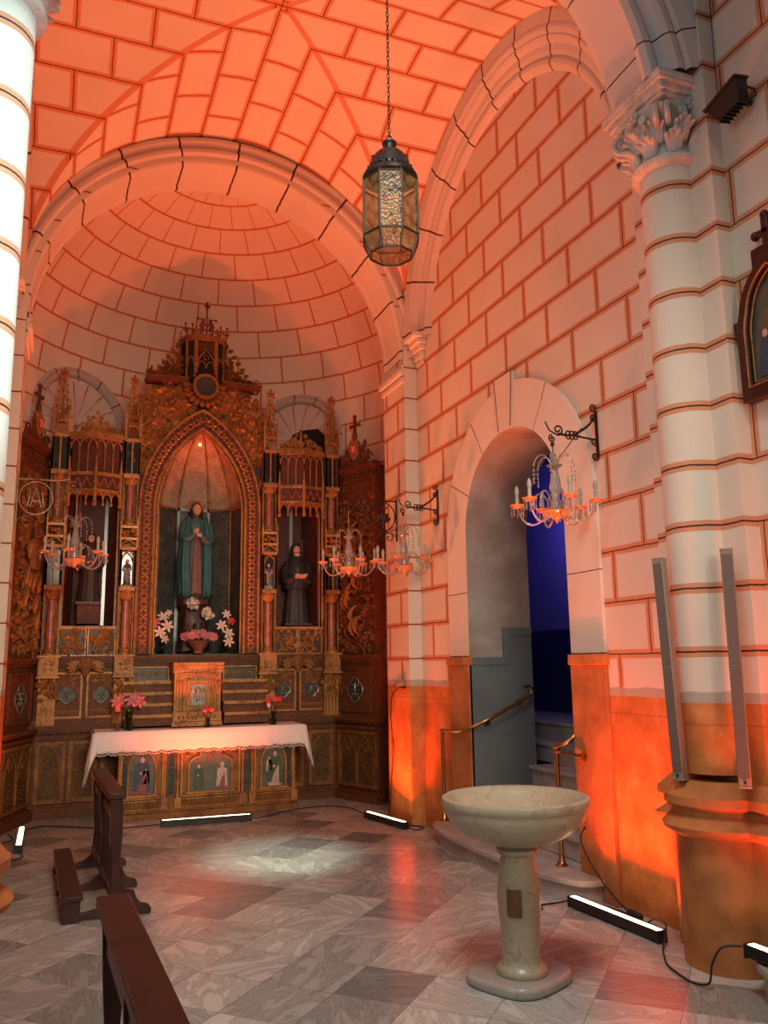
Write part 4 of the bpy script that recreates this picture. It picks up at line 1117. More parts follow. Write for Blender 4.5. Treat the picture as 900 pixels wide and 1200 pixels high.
def crown():
    mb = MB()
    for s in (-1, 1):                                   # sloping ledges
        mb.M = Matrix.Translation((s * .44, -.04, 4.86)) @ Matrix.Rotation(s * math.radians(2), 4, 'Y')
        mb.box(-.24, .24, -.12, .1, -.03, -.005); mb.box(-.25, .25, -.14, .1, -.005, .02)
    mb.M = None; mb.prism([(-.55, 4.86), (.55, 4.86), (.34, 5.05), (.24, 5.4), (-.24, 5.4), (-.34, 5.05)], .06, .12)
    p = mb.build('crown_tower', 'walnut', ret)
    # polygonal turret, front facet with ogee window
    Q = [(-.28, .06), (-.22, -.10), (-.13, -.16), (.13, -.16), (.22, -.10), (.28, .06)]
    mb = MB()
    for z0, z1, g in ((5.36, 5.39, 1.05), (5.39, 5.42, 1.12), (5.42, 5.435, 1.06)): mb.hprism([(x * g, y * g) for x, y in reversed(Q)], z0, z1)
    for x, y in Q: mb.tube([(x, y, 4.90), (x, y, 5.38)], .016, 6); mb.lathe([(.014, 5.43), (.005, 5.5), (.012, 5.51), (.002, 5.54)], (x, y, 0), 6)
    for x in (-.115, .115): mb.box(x - .015, x + .015, -.175, -.15, 4.95, 5.36)
    og = [(-.10, 5.05), (-.095, 5.12), (-.06, 5.17), (-.025, 5.21), (0, 5.28), (.025, 5.21), (.06, 5.17), (.095, 5.12), (.10, 5.05)]
    mb.tube([(x, -.17, z) for x, z in og], .013, 6)
    for i in range(9): x = -.09 + i * .0225; mb.tube([(x, -.165, 5.19 + .07 * (1 - abs(x) / .09)), (x, -.165, 5.34)], .006, 4)
    for x in (-.05, .05): mb.tube([(x + u * .045, -.17, 5.02 + v * .08) for u, v in pointed(1, 0, 1, 5)], .008, 5)
    mb.tube([(.03 * cos(a * PI / 5), -.17, 5.15 + .03 * sin(a * PI / 5)) for a in range(10)], .007, 5, closed=True)
    for s in (-1, 1):
        mb.tube([(s * (.175 + u * .04), -.13, 5.0 + v * .16) for u, v in pointed(1, 0, 1, 5)], .010, 5)
        crockets(mb, [(s * (.30 + .05 * i), 5.30 - .075 * i, PI / 2 - s * .9) for i in range(6)], -.02, .07)
        carve(mb, min(s * .27, s * .5), max(s * .27, s * .5), 4.88, 5.2, -.0, 60, .07, rnd, lambda x, z: z < 5.25 - (abs(x) - .27) * 1.2, .035)
        carve(mb, min(s * .3, s * .66), max(s * .3, s * .66), 4.86, 4.96, -.06, 40, .06, rnd, None, .035)
        scroll(mb, s * .64, 4.93, -.06, .045, s, .010)
    mb.build('turret', 'gold_dim', p)
    mb = MB(); mb.hprism([(x * .94, y * .94) for x, y in reversed(Q)], 4.88, 5.37); mb.build('turret_core', 'black_void', p, smooth=0)
    mb = MB()                                           # openwork cresting and top cross
    for s in (-1, 1):
        for x, r in ((.07, .045), (.17, .04), (.25, .03)): scroll(mb, s * x, 5.47, -.14, r, s, .008, 0, 1.3); mb.tube([(s * x, -.14, 5.43), (s * x, -.14, 5.55)], .006, 5); leaf(mb, s * x, -.14, 5.53, PI / 2, .05, .03, .012)
        for i in range(3): leaf(mb, s * .02, -.15, 5.50 + i * .05, PI / 2 - s * .9, .10 - i * .02, .05, .02)
        mb.tube(bez((0, -.15, 5.56), (s * .06, -.15, 5.58), (s * .03, -.15, 5.65), (s * .10, -.15, 5.64), 8), .008, 5); mb.ball((s * .11, -.15, 5.635), .018, 8, 6)
    mb.tube([(0, -.15, 5.42), (0, -.15, 5.78)], .010, 6)
    mb.tube([(-.05, -.15, 5.60), (0, -.15, 5.68), (.05, -.15, 5.60), (0, -.15, 5.54)], .007, 5, closed=True)
    mb.box(-.012, .012, -.16, -.14, 5.74, 5.86); mb.box(-.035, .035, -.16, -.14, 5.79, 5.815)
    mb.build('cresting', 'walnut', p)
    mb = MB(); mb.M = Matrix.Translation((0, -.17, 4.78)) @ Matrix.Rotation(PI / 2, 4, 'X'); mb.lathe([(0, 0.02), (.12, .02), (.12, 0), (.155, 0), (.155, .05), (.12, .05), (.12, -.10)], n=32); 
    r = mb.build('rosette', 'gold_dim', p)
    mb = MB(); mb.M = Matrix.Translation((0, -.20, 4.78)) @ Matrix.Rotation(PI / 2, 4, 'X'); mb.lathe([(0, .0), (.125, .0), (.125, -.02)], n=32); mb.build('dark_disc', 'dark_glass', r)
    mb = MB()
    for i in range(12): a = PI + PI * i / 11; leaf(mb, .15 * cos(a), -.15, 4.80 + .15 * sin(a), a, .12, .07, .03)
    mb.build('rosette_leaves', 'gold_dim', r)
crown()

# tabernacle in the middle of the shelves
def tabernacle():
    t = thing('tabernacle', 'gilded tabernacle with silver door panel above the middle of the altar', 'tabernacle', (1.525, RY - .33, .928)); t.scale = (1, 1, .97)
    mb = MB(); mb.box(-.26, .26, -.06, .28, 0, .70); mb.box(-.28, .28, -.09, .28, 0, .05); mb.box(-.27, .27, -.075, .28, .05, .16)
    for z0, z1, d in ((.60, .64, .075), (.64, .69, .10), (.69, .72, .12)): mb.box(-.26 - d * .2, .26 + d * .2, -d, .28, z0, z1)
    for q in (-1, 1):
        for k in range(3): mb.lathe([(.016, .17), (.012, .19), (.012, .48), (.017, .50), (.010, .52)], (q * (.16 + .035 * k), -.072 + k * .004, 0), 8)
        mb.tube(bez((q * .22, -.08, .52), (q * .18, -.09, .60), (q * .08, -.09, .53), (0, -.09, .60), 8), .012, 6)
    for i in range(9): mb.ball((-.20 + i * .05, -.085, .105), .016, 6, 4)
    b = mb.build('case', 'gold', t, bevel=.004)
    mb = MB(); mb.box(-.13, .13, -.075, -.06, .17, .52); frame(mb, -.12, .12, .18, .51, .018, -.09, -.075); frame(mb, -.085, .085, .22, .48, .01, -.088, -.075); d = mb.build('door', 'gold', t, bevel=.003)
    mb = MB(); mb.box(-.075, .075, -.082, -.074, .235, .465)
    mb.tube([(.05 * cos(a), -.086, .30 + .07 * sin(a)) for a in [PI * k / 10 for k in range(11)]], .008, 6); mb.ball((0, -.088, .31), (.022, .01, .03)); mb.ball((0, -.088, .40), (.03, .012, .035))
    for q in (-1, 1): leaf(mb, q * .03, -.084, .38, PI / 2 - q * .8, .07, .04, .014)
    mb.build('silver_relief', 'silver', d)
    mb = MB(); mb.ball((-.105, -.095, .34), .008, 8, 6); mb.build('knob', 'iron', d)
tabernacle()

# ------------------------------------------------------------------ the altar with its cloth
def altar():
    t = thing('altar', 'gilded wooden altar table with three painted arched panels on its front', 'altar', (1.66, 9.47, 0)); t.scale = (.975, 1, 1.03)
    W = 1.0
    mb = MB(); mb.box(-W + .02, W - .02, 0, .50, .08, .86); mb.box(-W - .0, W + .0, -.05, .50, 0, .06); mb.box(-W + .0, W - .0, -.03, .50, .06, .095)
    mb.box(-W, W, -.03, .52, .82, .865)
    mb.build('case', 'gold_dim', t, bevel=.004)
    pan = ((-.74, .23, 'lady'), (0, .33, 'heart'), (.72, .23, 'joseph'))
    for cx, hw, kind in pan:
        mb = MB(); o = [(cx - hw, .20), (cx - hw, .78), (cx - hw * .5, .78), (cx, .78), (cx + hw * .5, .78), (cx + hw, .78), (cx + hw, .20)]
        frame(mb, cx - hw, cx + hw, .20, .80, .02, -.035, 0)
        iw = hw - .085 if kind != 'heart' else hw - .09
        zs, zt = (.50, .70) if kind != 'heart' else (.48, .72)
        if kind == 'heart': ar = [(cx - iw, .24), (cx - iw, .48), (cx - iw * .98, .545), (cx - iw * .72, .59), (cx - iw * .5, .60), (cx - iw * .46, .66), (cx - iw * .25, .71), (cx, .735), (cx + iw * .25, .71), (cx + iw * .46, .66), (cx + iw * .5, .60), (cx + iw * .72, .59), (cx + iw * .98, .545), (cx + iw, .48), (cx + iw, .24)]
        else: ar = [(cx - iw, .24)] + [(x, z) for x, z in pointed(iw, zs, zt, 8, cx)] + [(cx + iw, .24)]
        mb.tube([(x, -.022, z) for x, z in ar], .014, 6); mb.box(cx - iw - .03, cx + iw + .03, -.035, 0, .215, .245)
        carve(mb, cx - hw + .03, cx - iw * .55, .62, .77, -.004, 14, .05, rnd); carve(mb, cx + iw * .55, cx + hw - .03, .62, .77, -.004, 14, .05, rnd)
        for i in range(int(hw * 2 / .04) - 1): xx = cx - hw + .04 + i * .04; mb.tube([(xx - .016, -.012, .11), (xx, -.012, .165), (xx + .016, -.012, .11)], .006, 4)
        frame(mb, cx - hw, cx + hw, .095, .185, .012, -.03, 0)
        f = mb.build('picture_frame', 'gold', t)
        mb = MB(); mb.add([(x, -.008, z) for x, z in ar], [tuple(range(len(ar)))]); pc = mb.build('painting', 'picture_sky' if kind == 'heart' else 'picture_dark', f, smooth=0)
        def fig(x, z, h, robe, mantle, nm='painted_figure', halo=False, sy=1):
            m2 = MB(); m2.M = Matrix.Translation((x, -.008, z)) @ Matrix.Scale(h, 4)
            m2.prism([(-.20, 0), (.20, 0), (.22, .25), (.14, .55), (.16, .74), (.06, .82), (-.06, .82), (-.16, .74), (-.15, .5), (-.24, .25)], -.006 / h, 0); a = m2.build(nm, robe, pc, smooth=0)
            m2 = MB(); m2.M = Matrix.Translation((x, -.008, z)) @ Matrix.Scale(h, 4)
            m2.prism([(-.20, .76), (-.06, .84), (-.10, .98), (0, 1.05), (.10, .98), (.06, .84), (.20, .76), (.25, .1), (.14, .05), (.12, .6), (-.02, .40), (-.12, .1), (-.25, .1)], -.009 / h, -.006 / h); m2.build('mantle', mantle, a, smooth=0)
            m2 = MB(); m2.M = Matrix.Translation((x, -.016, z)) @ Matrix.Scale(h, 4); m2.ball((0, 0, .90), (.07, .01 / h, .085), 8, 6); m2.ball((-.03, 0, .55), (.05, .008 / h, .04), 8, 6); m2.build('face_and_hands', 'skin', a)
            return a
        if kind == 'lady': fig(cx, .25, .38, 'fig_red', 'fig_blue'); fig(cx + .04, .35, .16, 'fig_white', 'fig_red')
        elif kind == 'joseph': fig(cx + .02, .25, .37, 'fig_white', 'fig_green'); fig(cx - .05, .40, .15, 'fig_white', 'fig_white')
        else:
            fig(cx - .13, .26, .26, 'fig_green', 'fig_green'); fig(cx + .13, .26, .26, 'fig_red', 'fig_white')
            m2 = MB(); m2.ball((cx, -.012, .60), (.022, .006, .028), 10, 8); m2.build('painted_heart', 'fig_red', pc)
            m2 = MB()
            for i in range(14): a = 2 * PI * i / 14; m2.tube([(cx + .03 * cos(a), -.010, .60 + .03 * sin(a)), (cx + (.065 if i % 2 else .05) * cos(a), -.010, .60 + (.065 if i % 2 else .05) * sin(a))], .0025, 4)
            m2.build('painted_rays', 'gold_bright', pc)
    for x in (-.98, -.50, -.36, .36, .47, .96):
        mb = MB(); mb.box(x - .035, x + .035, -.055, 0, .09, .20); mb.lathe([(.022, .20), (.022, .23), (.014, .25), (.014, .72), (.022, .74), (.022, .76), (.03, .80)], (x, -.032, 0), 10); mb.build('small_column', 'gold', t)
    for a, b in ((-.47, -.39), (.38, .45), (.84, .93), (-.955, -.90)):
        mb = MB(); mb.box(a, b, -.012, 0, .22, .78); 
        for i in range(9): mb.tube([((a + b) / 2 + .6 * (b - a) / 2 * cos(k * PI / 4), -.016, .27 + i * .058 + .02 * sin(k * PI / 4)) for k in range(8)], .004, 4, closed=True)
        mb.build('fret_strip', 'cloth_lining', t)
    # cloth
    mb = MB(); X0, X1, Yf, Yb, Z = -1.22, 1.05, -.07, .53, .885
    nx = 90
    def hem(u): return .185 + .015 * abs(sin(u * 52)) 
    top = []
    vs, fs = [], []
    rows = [(Yb, Z, 0)] + [(Yb + (Yf - Yb) * k / 6, Z, 0) for k in range(1, 7)] + [(Yf - .006, Z - .012, 0)] + [(Yf - .012, None, k / 6) for k in range(1, 7)]
    cols = 8
    for j, (y, z, h) in enumerate(rows):
        for i in range(nx + 1):
            u = i / nx; x = X0 + (X1 - X0) * u
            if z is None:
                zz = Z - .012 - hem(u) * h; yy = y - .016 * h * (sin(u * 34) + .5 * sin(u * 71 + 1)) * .5 - .006 * h
            else: zz, yy = z, y
            vs.append((x, yy, zz))
    n1 = nx + 1
    for j in range(len(rows) - 1):
        for i in range(nx): fs.append((j * n1 + i, j * n1 + i + 1, (j + 1) * n1 + i + 1, (j + 1) * n1 + i))
    mb.add(vs, [tuple(reversed(f)) for f in fs])
    for s, X, dr in ((-1, X0, .52), (1, X1, .46)):       # side falls with a corner cascade
        vs = []; m = 14; kz = 12
        for k in range(kz + 1):
            for i in range(m + 1):
                v = i / m; y = Yf - .012 + (Yb - Yf) * v; h = k / kz
                d = (dr - .22 * min(1, v * 2.5)) * h
                vs.append((X + s * (.012 + .07 * h * (1 - v) + .018 * h * sin(v * 22 + 1)), y - .03 * h * (1 - v), Z - .006 - d))
        fs = []
        for k in range(kz):
            for i in range(m): fs.append((k * (m + 1) + i, k * (m + 1) + i + 1, (k + 1) * (m + 1) + i + 1, (k + 1) * (m + 1) + i))
        mb.add(vs, fs if s > 0 else [tuple(reversed(f)) for f in fs])
        # front corner flap hanging diagonally
        vs = []; 
        for k in range(kz + 1):
            h = k / kz; xa = X + s * (.012 + .07 * h)
            wdt = .10 * (1 - h * .75) + .02
            for i in range(5): q = i / 4; vs.append((xa - s * wdt * q, Yf - .03 * h - .012 - .018 * h * sin(q * 7), Z - .006 - dr * h * (1 - .35 * q)))
        fs = [(k * 5 + i, k * 5 + i + 1, (k + 1) * 5 + i + 1, (k + 1) * 5 + i) for k in range(kz) for i in range(4)]
        mb.add(vs, fs)
    o = mb.build('altar_cloth', 'white_cloth', smooth=60, loc=(1.66, 9.47, 0)); o.scale = (1, 1, 1.034); tag(o, 'white lace edged cloth spread over the gilded altar table', 'altar cloth')
    so = o.modifiers.new('thickness', 'SOLIDIFY'); so.thickness = .004
    mb = MB()                                            # lace scallops
    for i in range(58):
        x = X0 + .02 + (X1 - X0 - .04) * i / 57; u = (x - X0) / (X1 - X0); y = Yf - .024
        for r in (.018, .010): mb.tube([(x + r * cos(a), y, Z - .012 - hem(u) - .008 + r * sin(a)) for a in [PI + PI * k / 6 for k in range(7)]], .0022, 4)
        mb.ball((x, y, Z - .012 - hem(u) + .02), .004, 5, 4)
    mb.build('lace_edge', 'white_cloth', o)
altar()
# ------------------------------------------------------------------ statues
def loft(mb, secs, n=28, folds=0, amp=0., ph=0., twist=0.):
    """secs [(z, rx, ry, cx, cy)]"""
    k = len(secs); vs = []
    for j, (z, rx, ry, cx, cy) in enumerate(secs):
        w = 1 - j / (k - 1)
        for i in range(n):
            a = 2 * PI * i / n; f = 1 + amp * w * cos(folds * a + ph + twist * j) + amp * .5 * w * cos((folds * 2 + 1) * a + 1.3 * j * .3)
            vs.append((cx + rx * f * cos(a), cy + ry * f * sin(a), z))
    fs = [(j * n + i, j * n + (i + 1) % n, (j + 1) * n + (i + 1) % n, (j + 1) * n + i) for j in range(k - 1) for i in range(n)]
    fs += [tuple(reversed(range(n))), tuple((k - 1) * n + i for i in range(n))]
    return mb.add(vs, fs)
def head(mb, c, r):
    """facing -y: skull, brow, nose, chin, lips, ears"""
    x, y, z = c
    mb.ball((x, y, z), (r * .76, r * .86, r), 18, 14); mb.ball((x, y - r * .18, z - r * .52), (r * .50, r * .55, r * .46), 14, 8)
    mb.tube([(x, y - r * .82, z + r * .22), (x, y - r * .97, z - r * .06), (x, y - r * 1.08, z - r * .22), (x, y - r * .86, z - r * .28)], [r * .07, r * .10, r * .15, r * .08], 8)
    mb.tube([(x - r * .2, y - r * .70, z - r * .5), (x, y - r * .78, z - r * .48), (x + r * .2, y - r * .70, z - r * .5)], [r * .03, r * .07, r * .03], 6)
    for s in (-1, 1): mb.ball((x + s * r * .76, y + r * .05, z - r * .05), (r * .1, r * .16, r * .22), 8, 6); mb.tube([(x + s * r * .15, y - r * .80, z + r * .23), (x + s * r * .33, y - r * .80, z + r * .28), (x + s * r * .5, y - r * .66, z + r * .2)], r * .045, 6)
def eyes(mb, c, r):
    x, y, z = c
    for s in (-1, 1): mb.ball((x + s * r * .30, y - r * .76, z + r * .06), (r * .13, r * .06, r * .07), 8, 6)
def hand(mb, p, d, palm, s, side):
    """palm with five separate fingers; d = finger direction, palm = palm normal"""
    p, d, palm = Vector(p), Vector(d).normalized(), Vector(palm).normalized(); q = d.cross(palm).normalized() * side
    mb.tube([p, p + d * s * .25, p + d * s * .5], [s * .16, s * .24, s * .22], 8)
    for i, ln in enumerate((.44, .52, .48, .38)):
        b = p + d * s * .45 + q * s * (.20 - .135 * i); e = b + d * s * ln * .5 + palm * s * .03; g = b + d * s * ln * .92 + palm * s * .13
        mb.tube([b, e, g], [s * .075, s * .068, s * .05], 6)
    b = p + d * s * .12 + q * s * .18; mb.tube([b, b + (d * .5 + q * .6).normalized() * s * .24, b + (d * .9 + q * .3).normalized() * s * .44 + palm * s * .08], [s * .09, s * .08, s * .055], 6)
def virgin():
    t = thing('statue_of_a_lady', 'statue of a woman in a teal mantle with a halo, in the central niche', 'statue', RT(0, .26, 2.31))
    H = 1.22
    mb = MB(); loft(mb, [(0, .17, .13, 0, 0), (.10, .16, .12, 0, 0), (.35, .145, .11, 0, 0), (.62, .13, .10, 0, 0), (.78, .115, .085, 0, 0), (.92, .14, .085, 0, 0), (.985, .115, .07, 0, 0), (1.01, .045, .045, 0, 0), (1.05, .036, .036, 0, 0)], 48, 9, .09)
    b = mb.build('body', 'teal', t)
    mb = MB(); vs = []
    for j in range(13):
        z = .06 + .74 * j / 12; ry = .125 - .045 * j / 12
        for i in range(9): x = (-.055 + .11 * i / 8) * (1.25 - .45 * j / 12); vs.append((x, -ry * (1 - (x / .2) ** 2) - .018 + .006 * cos(i * 2.2), z))
    mb.add(vs, [(j * 9 + i, j * 9 + i + 1, (j + 1) * 9 + i + 1, (j + 1) * 9 + i) for j in range(12) for i in range(8)]); mb.build('tunic_front', 'rose', t, smooth=70)
    mb = MB(); head(mb, (0, -.01, 1.115), .078); eyes_ = MB(); eyes(eyes_, (0, -.01, 1.115), .078)
    mb.lathe([(.034, 1.0), (.034, 1.07)], (0, 0, 0), 12); hand(mb, (-.04, -.14, .80), (.55, -.25, .75), (0, 1, .2), .085, 1); hand(mb, (.05, -.15, .76), (-.85, -.1, .45), (0, 1, 0), .085, -1)
    mb.build('face_and_hands', 'skin', b); eyes_.build('eyes', 'hair', b)
    mb = MB()
    for s, pts in ((-1, [(-.14, -.01, .95), (-.175, -.05, .80), (-.12, -.12, .74), (-.04, -.15, .80)]), (1, [(.14, -.01, .95), (.18, -.05, .80), (.13, -.12, .70), (.05, -.16, .76)])): mb.tube(smoothpath(pts, 4), [.045 + .012 * sin(i) * 0 + .006 * i / 12 for i in range(13)], 10)
    mb.build('sleeves', 'teal', t)
    # mantle: open shell down both sides, longer at the right
    mb = MB(); n = 40; rows = 16; vs = []
    for j in range(rows + 1):
        tt = j / rows; z = 1.02 - tt * (.98)
        w = .125 + .095 * sin(PI * min(1, tt * 1.5) * .5) - .02 * tt; dpt = .09 + .045 * tt
        for i in range(n + 1):
            a0 = math.radians(-68 + 25 * tt * 0 + 18 * (1 - tt)); a = a0 + (PI - 2 * a0) * i / n
            f = 1 + .05 * tt * sin(i * 1.5) + .03 * sin(i * .9 + j * .5)
            vs.append((w * cos(a) * f, dpt * sin(a) * f * 1.05, z + .16 * tt * (1 - abs(cos(a))) * (1 if sin(a) < 0 else 0) ))
    mb.add(vs, [(j * (n + 1) + i, j * (n + 1) + i + 1, (j + 1) * (n + 1) + i + 1, (j + 1) * (n + 1) + i) for j in range(rows) for i in range(n)])
    # swag of cloth thrown across the front
    for q in (-1, 1):
        for k in range(3):
            mb.tube(bez((q * (.115 - .02 * k), -.07, .90 - .05 * k), (q * (.175 - .025 * k), -.10, .62), (q * (.16 - .03 * k), -.14, .30), (q * (.15 - .03 * k), -.13, .04), 10), [.016, .022, .026, .028, .03, .03, .03, .028, .026, .022, .014], 8)
    mb.build('mantle', 'teal', t, smooth=70).modifiers.new('t', 'SOLIDIFY').thickness = .012
    mb = MB(); mb.add(*(lambda m: ([tuple(v) for v in m.v], m.f))(loft(MB(), [(.93, .10, .06, 0, .05), (1.0, .085, .07, 0, .03), (1.1, .080, .075, 0, .022), (1.17, .066, .068, 0, .015), (1.205, .03, .035, 0, .012)], 24, 5, .03))); mb.build('veil', 'hair', b)
    mb = MB(); mb.tube([(.11 * cos(a), .05, 1.17 + .11 * sin(a) * .55) for a in [2 * PI * i / 28 for i in range(28)]], .005, 5, closed=True)
    for i in range(12): a = PI * i / 11; mb.ball((.11 * cos(a), .05, 1.17 + .06 * sin(a)), .010, 6, 4)
    mb.build('halo', 'brass', t)
    mb = MB(); mb.lathe([(.20, -.62), (.20, -.50), (.17, -.47), (.16, -.12), (.18, -.09), (.21, -.06), (.20, 0)], n=8, sy=.75); mb.build('pedestal', 'walnut_dark', t)
    mb = MB(); r = random.Random(2)
    for i in range(16): a = PI + PI * i / 15; mb.ball((.16 * cos(a), .12 * sin(a), .02 + .02 * (i % 2)), (.045, .04, .04), 8, 6)
    mb.build('cloud_base', 'panel_green', t)
virgin()
def friar_nun(nm, label, X, z0, habit, tunic, book):
    t = thing(nm, label, 'statue', RT(X, .13, z0))
    mb = MB(); loft(mb, [(0, .145, .11, 0, 0), (.12, .14, .105, 0, 0), (.35, .115, .09, 0, 0), (.58, .11, .085, 0, 0), (.74, .125, .08, 0, 0), (.80, .105, .07, 0, 0), (.83, .045, .045, 0, 0), (.88, .034, .034, 0, 0)], 44, 11, .05)
    b = mb.build('body', tunic, t)
    mb = MB(); head(mb, (0, -.01, .925), .064); hand(mb, (-.05, -.13, .56), (.5, -.2, .1), (0, -.2, 1), .075, 1); hand(mb, (.06, -.13, .56), (-.5, -.2, .1), (0, -.2, 1), .075, -1); mb.build('face_and_hands', 'skin', b)
    e = MB(); eyes(e, (0, -.01, .925), .064); e.build('eyes', 'hair', b)
    # cape
    mb = MB(); n = 40; rows = 12; vs = []
    for j in range(rows + 1):
        tt = j / rows; z = .84 - tt * .38 if not book else .84 - tt * .42
        w = .075 + .085 * sin(PI / 2 * min(1, tt * 1.8)); dpt = .055 + .075 * sin(PI / 2 * min(1, tt * 1.6))
        for i in range(n + 1): a = 2 * PI * i / n; f = 1 + .035 * tt * sin(a * 9); vs.append((w * cos(a) * f, dpt * sin(a) * f - .005, z))
    mb.add(vs, [(j * (n + 1) + i, j * (n + 1) + i + 1, (j + 1) * (n + 1) + i + 1, (j + 1) * (n + 1) + i) for j in range(rows) for i in range(n)])
    mb.build('cape', habit, t, smooth=70)
    mb = MB()
    for s in (-1, 1): mb.tube(smoothpath([(s * .115, 0, .76), (s * .16, -.03, .62), (s * .13, -.09, .53), (s * .06, -.135, .555)], 4), [.04, .045, .05, .052, .054, .056, .058, .058, .056, .052, .048, .044, .04], 10)
    mb.build('sleeves', habit, t)
    mb = MB(); mb.add(*(lambda m: ([tuple(v) for v in m.v], m.f))(loft(MB(), [(.74, .10, .06, 0, .055), (.82, .078, .06, 0, .035), (.92, .070, .066, 0, .024), (.98, .058, .062, 0, .016), (1.01, .028, .035, 0, .012)], 24, 5, .03))); mb.build('hood', habit, b)
    if book:
        mb = MB(); mb.M = Matrix.Translation((.01, -.20, .575)) @ Matrix.Rotation(math.radians(-25), 4, 'X')
        for s in (-1, 1): mb.add([(0, -.04, .0), (s * .075, -.04, .014), (s * .075, .045, .014), (0, .045, 0), (0, -.04, -.012), (s * .075, -.04, .002), (s * .075, .045, .002), (0, .045, -.012)], [(0, 1, 2, 3), (7, 6, 5, 4), (0, 4, 5, 1), (1, 5, 6, 2), (2, 6, 7, 3)])
        mb.build('open_book', 'book', t, smooth=0)
        mb = MB(); mb.box(-.035, -.027, -.165, -.155, .61, .69); mb.box(-.052, -.010, -.165, -.155, .655, .663); mb.build('small_crucifix', 'silver', t)
        mb = MB(); mb.ball((0, -.035, .862), (.045, .05, .03), 12, 8); mb.build('collar', 'white_veil', b)
    mb = MB(); mb.hprism([(-.17, -.12), (.17, -.12), (.17, .13), (-.17, .13)], -.03, 0); mb.build('plinth', 'walnut_dark', t)
    return t
friar_nun('statue_of_a_nun', 'statue of a nun in a black habit reading an open book, in the right niche', 1.22, 2.035, 'black_cloth', 'grey_cloth', True)
fr = friar_nun('statue_of_a_friar', 'dark robed statue standing on a red block in the left niche', -1.20, 2.26, 'brown_cloth', 'brown_cloth', False)
fr.scale = (.8, .8, .8)
mb = MB(); mb.hprism([(-.15, -.13), (.15, -.13), (.15, .12), (-.15, .12)], -.315, -.05); mb.hprism([(-.165, -.145), (.165, -.145), (.165, .13), (-.165, .13)], -.05, -.03)
mb.build('red_block', 'panel_red', fr, bevel=.004)
def statuette(X, label, base):
    t = thing('statuette', label, 'statuette', RT(X, -.115, 2.435))
    mb = MB(); loft(mb, [(0, .036, .03, 0, 0), (.08, .034, .028, 0, 0), (.17, .028, .022, 0, 0), (.23, .036, .02, 0, 0), (.25, .014, .014, 0, 0)], 20, 5, .10); mb.build('body', 'fig_blue' if base else 'teal', t)
    mb = MB(); head(mb, (0, -.003, .275), .023); mb.build('head', 'skin', t)
    mb = MB()
    for s in (-1, 1): mb.tube([(s * .034, 0, .225), (s * .042, -.02, .18), (s * .01, -.035, .18)], .010, 6)
    for i in range(5): mb.tube(bez((-.03, -.02, .2 - i * .03), (-.01, -.04, .15 - i * .03), (.02, -.04, .14 - i * .03), (.034, -.01, .17 - i * .03), 6), .006, 5)
    mb.build('drapery', 'white_veil', t)
    mb = MB(); mb.lathe([(.05, -.02), (.055, 0), (.045, .012)], n=12)
    if not base:
        for i in range(6): mb.ball((.04 * cos(i), .03 * sin(i) - .01, .012), .014, 6, 4)
    mb.build('small_base', 'white_veil' if not base else 'gold_dim', t)
statuette(-.81, 'tiny saint statuette in the gilt column cage left of the central niche', True)
statuette(.81, 'tiny saint statuette in the gilt column cage right of the central niche', False)

# ------------------------------------------------------------------ flowers
def bloom(mb, c, r, kind, rnd):
    c = Vector(c)
    if kind == 'peony':
        for i in range(34):
            d = Vector((rnd.gauss(0, 1), rnd.gauss(0, 1), rnd.gauss(0, 1))).normalized(); q = d.orthogonal().normalized(); q.rotate(Matrix.Rotation(rnd.uniform(0, 6.28), 3, d)); w = d.cross(q)
            b = c + d * r * .45; R = r * rnd.uniform(.35, .5)
            mb.add([b - q * R * .4, b + w * R * .7 + d * R * .5, b + q * R * .2 + d * R * 1.05, b - w * R * .7 + d * R * .5, b + d * R * .35 + q * .2 * R], [(0, 1, 4), (1, 2, 4), (2, 3, 4), (3, 0, 4)])
        mb.ball(c, r * .55, 10, 8)
    else:
        k = 6 if kind == 'lily' else 8; ax = Vector((rnd.uniform(-.5, .5), -1, rnd.uniform(0, .7))).normalized(); q = ax.orthogonal().normalized(); w = ax.cross(q)
        for i in range(k):
            a = 2 * PI * i / k; d = (q * cos(a) + w * sin(a)); s_ = ax.cross(d); W = r * (.22 if kind == 'lily' else .3)
            pts = [(c, 0), (c + ax * r * .25 + d * r * .45, W), (c + ax * r * .25 + d * r * .8, W * .8), (c + ax * r * .1 + d * r * 1.05, 0)]
            vs = [pts[0][0], pts[1][0] + s_ * W, pts[1][0] - s_ * W, pts[2][0] + s_ * W * .8, pts[2][0] - s_ * W * .8, pts[3][0]]
            mb.add(vs, [(0, 2, 1), (1, 2, 4, 3), (3, 4, 5)])
        mb.ball(c + ax * r * .12, r * .14, 6, 4)
def stems(mb, base, tips, r=.004):
    for p in tips: mb.tube(bez(base, (base[0], base[1], base[2] + (p[2] - base[2]) * .6), (p[0], p[1], p[2] - .05), p, 6), r, 5)
def leaves3(mb, c, n, ln, rnd, up=.4):
    for i in range(n):
        a = rnd.uniform(0, 2 * PI); d = Vector((cos(a), sin(a) * .7 - .2, rnd.uniform(-.2, up * 2))).normalized(); s_ = d.cross(Vector((0, 0, 1))).normalized(); L_ = ln * rnd.uniform(.6, 1.1); b = Vector(c)
        W = L_ * .16; m = b + d * L_ * .5 + Vector((0, 0, L_ * .06)); e = b + d * L_ - Vector((0, 0, L_ * .12))
        mb.add([b, m + s_ * W, m - s_ * W, e, m + Vector((0, 0, -.01))], [(0, 1, 4), (0, 4, 2), (1, 3, 4), (4, 3, 2)])
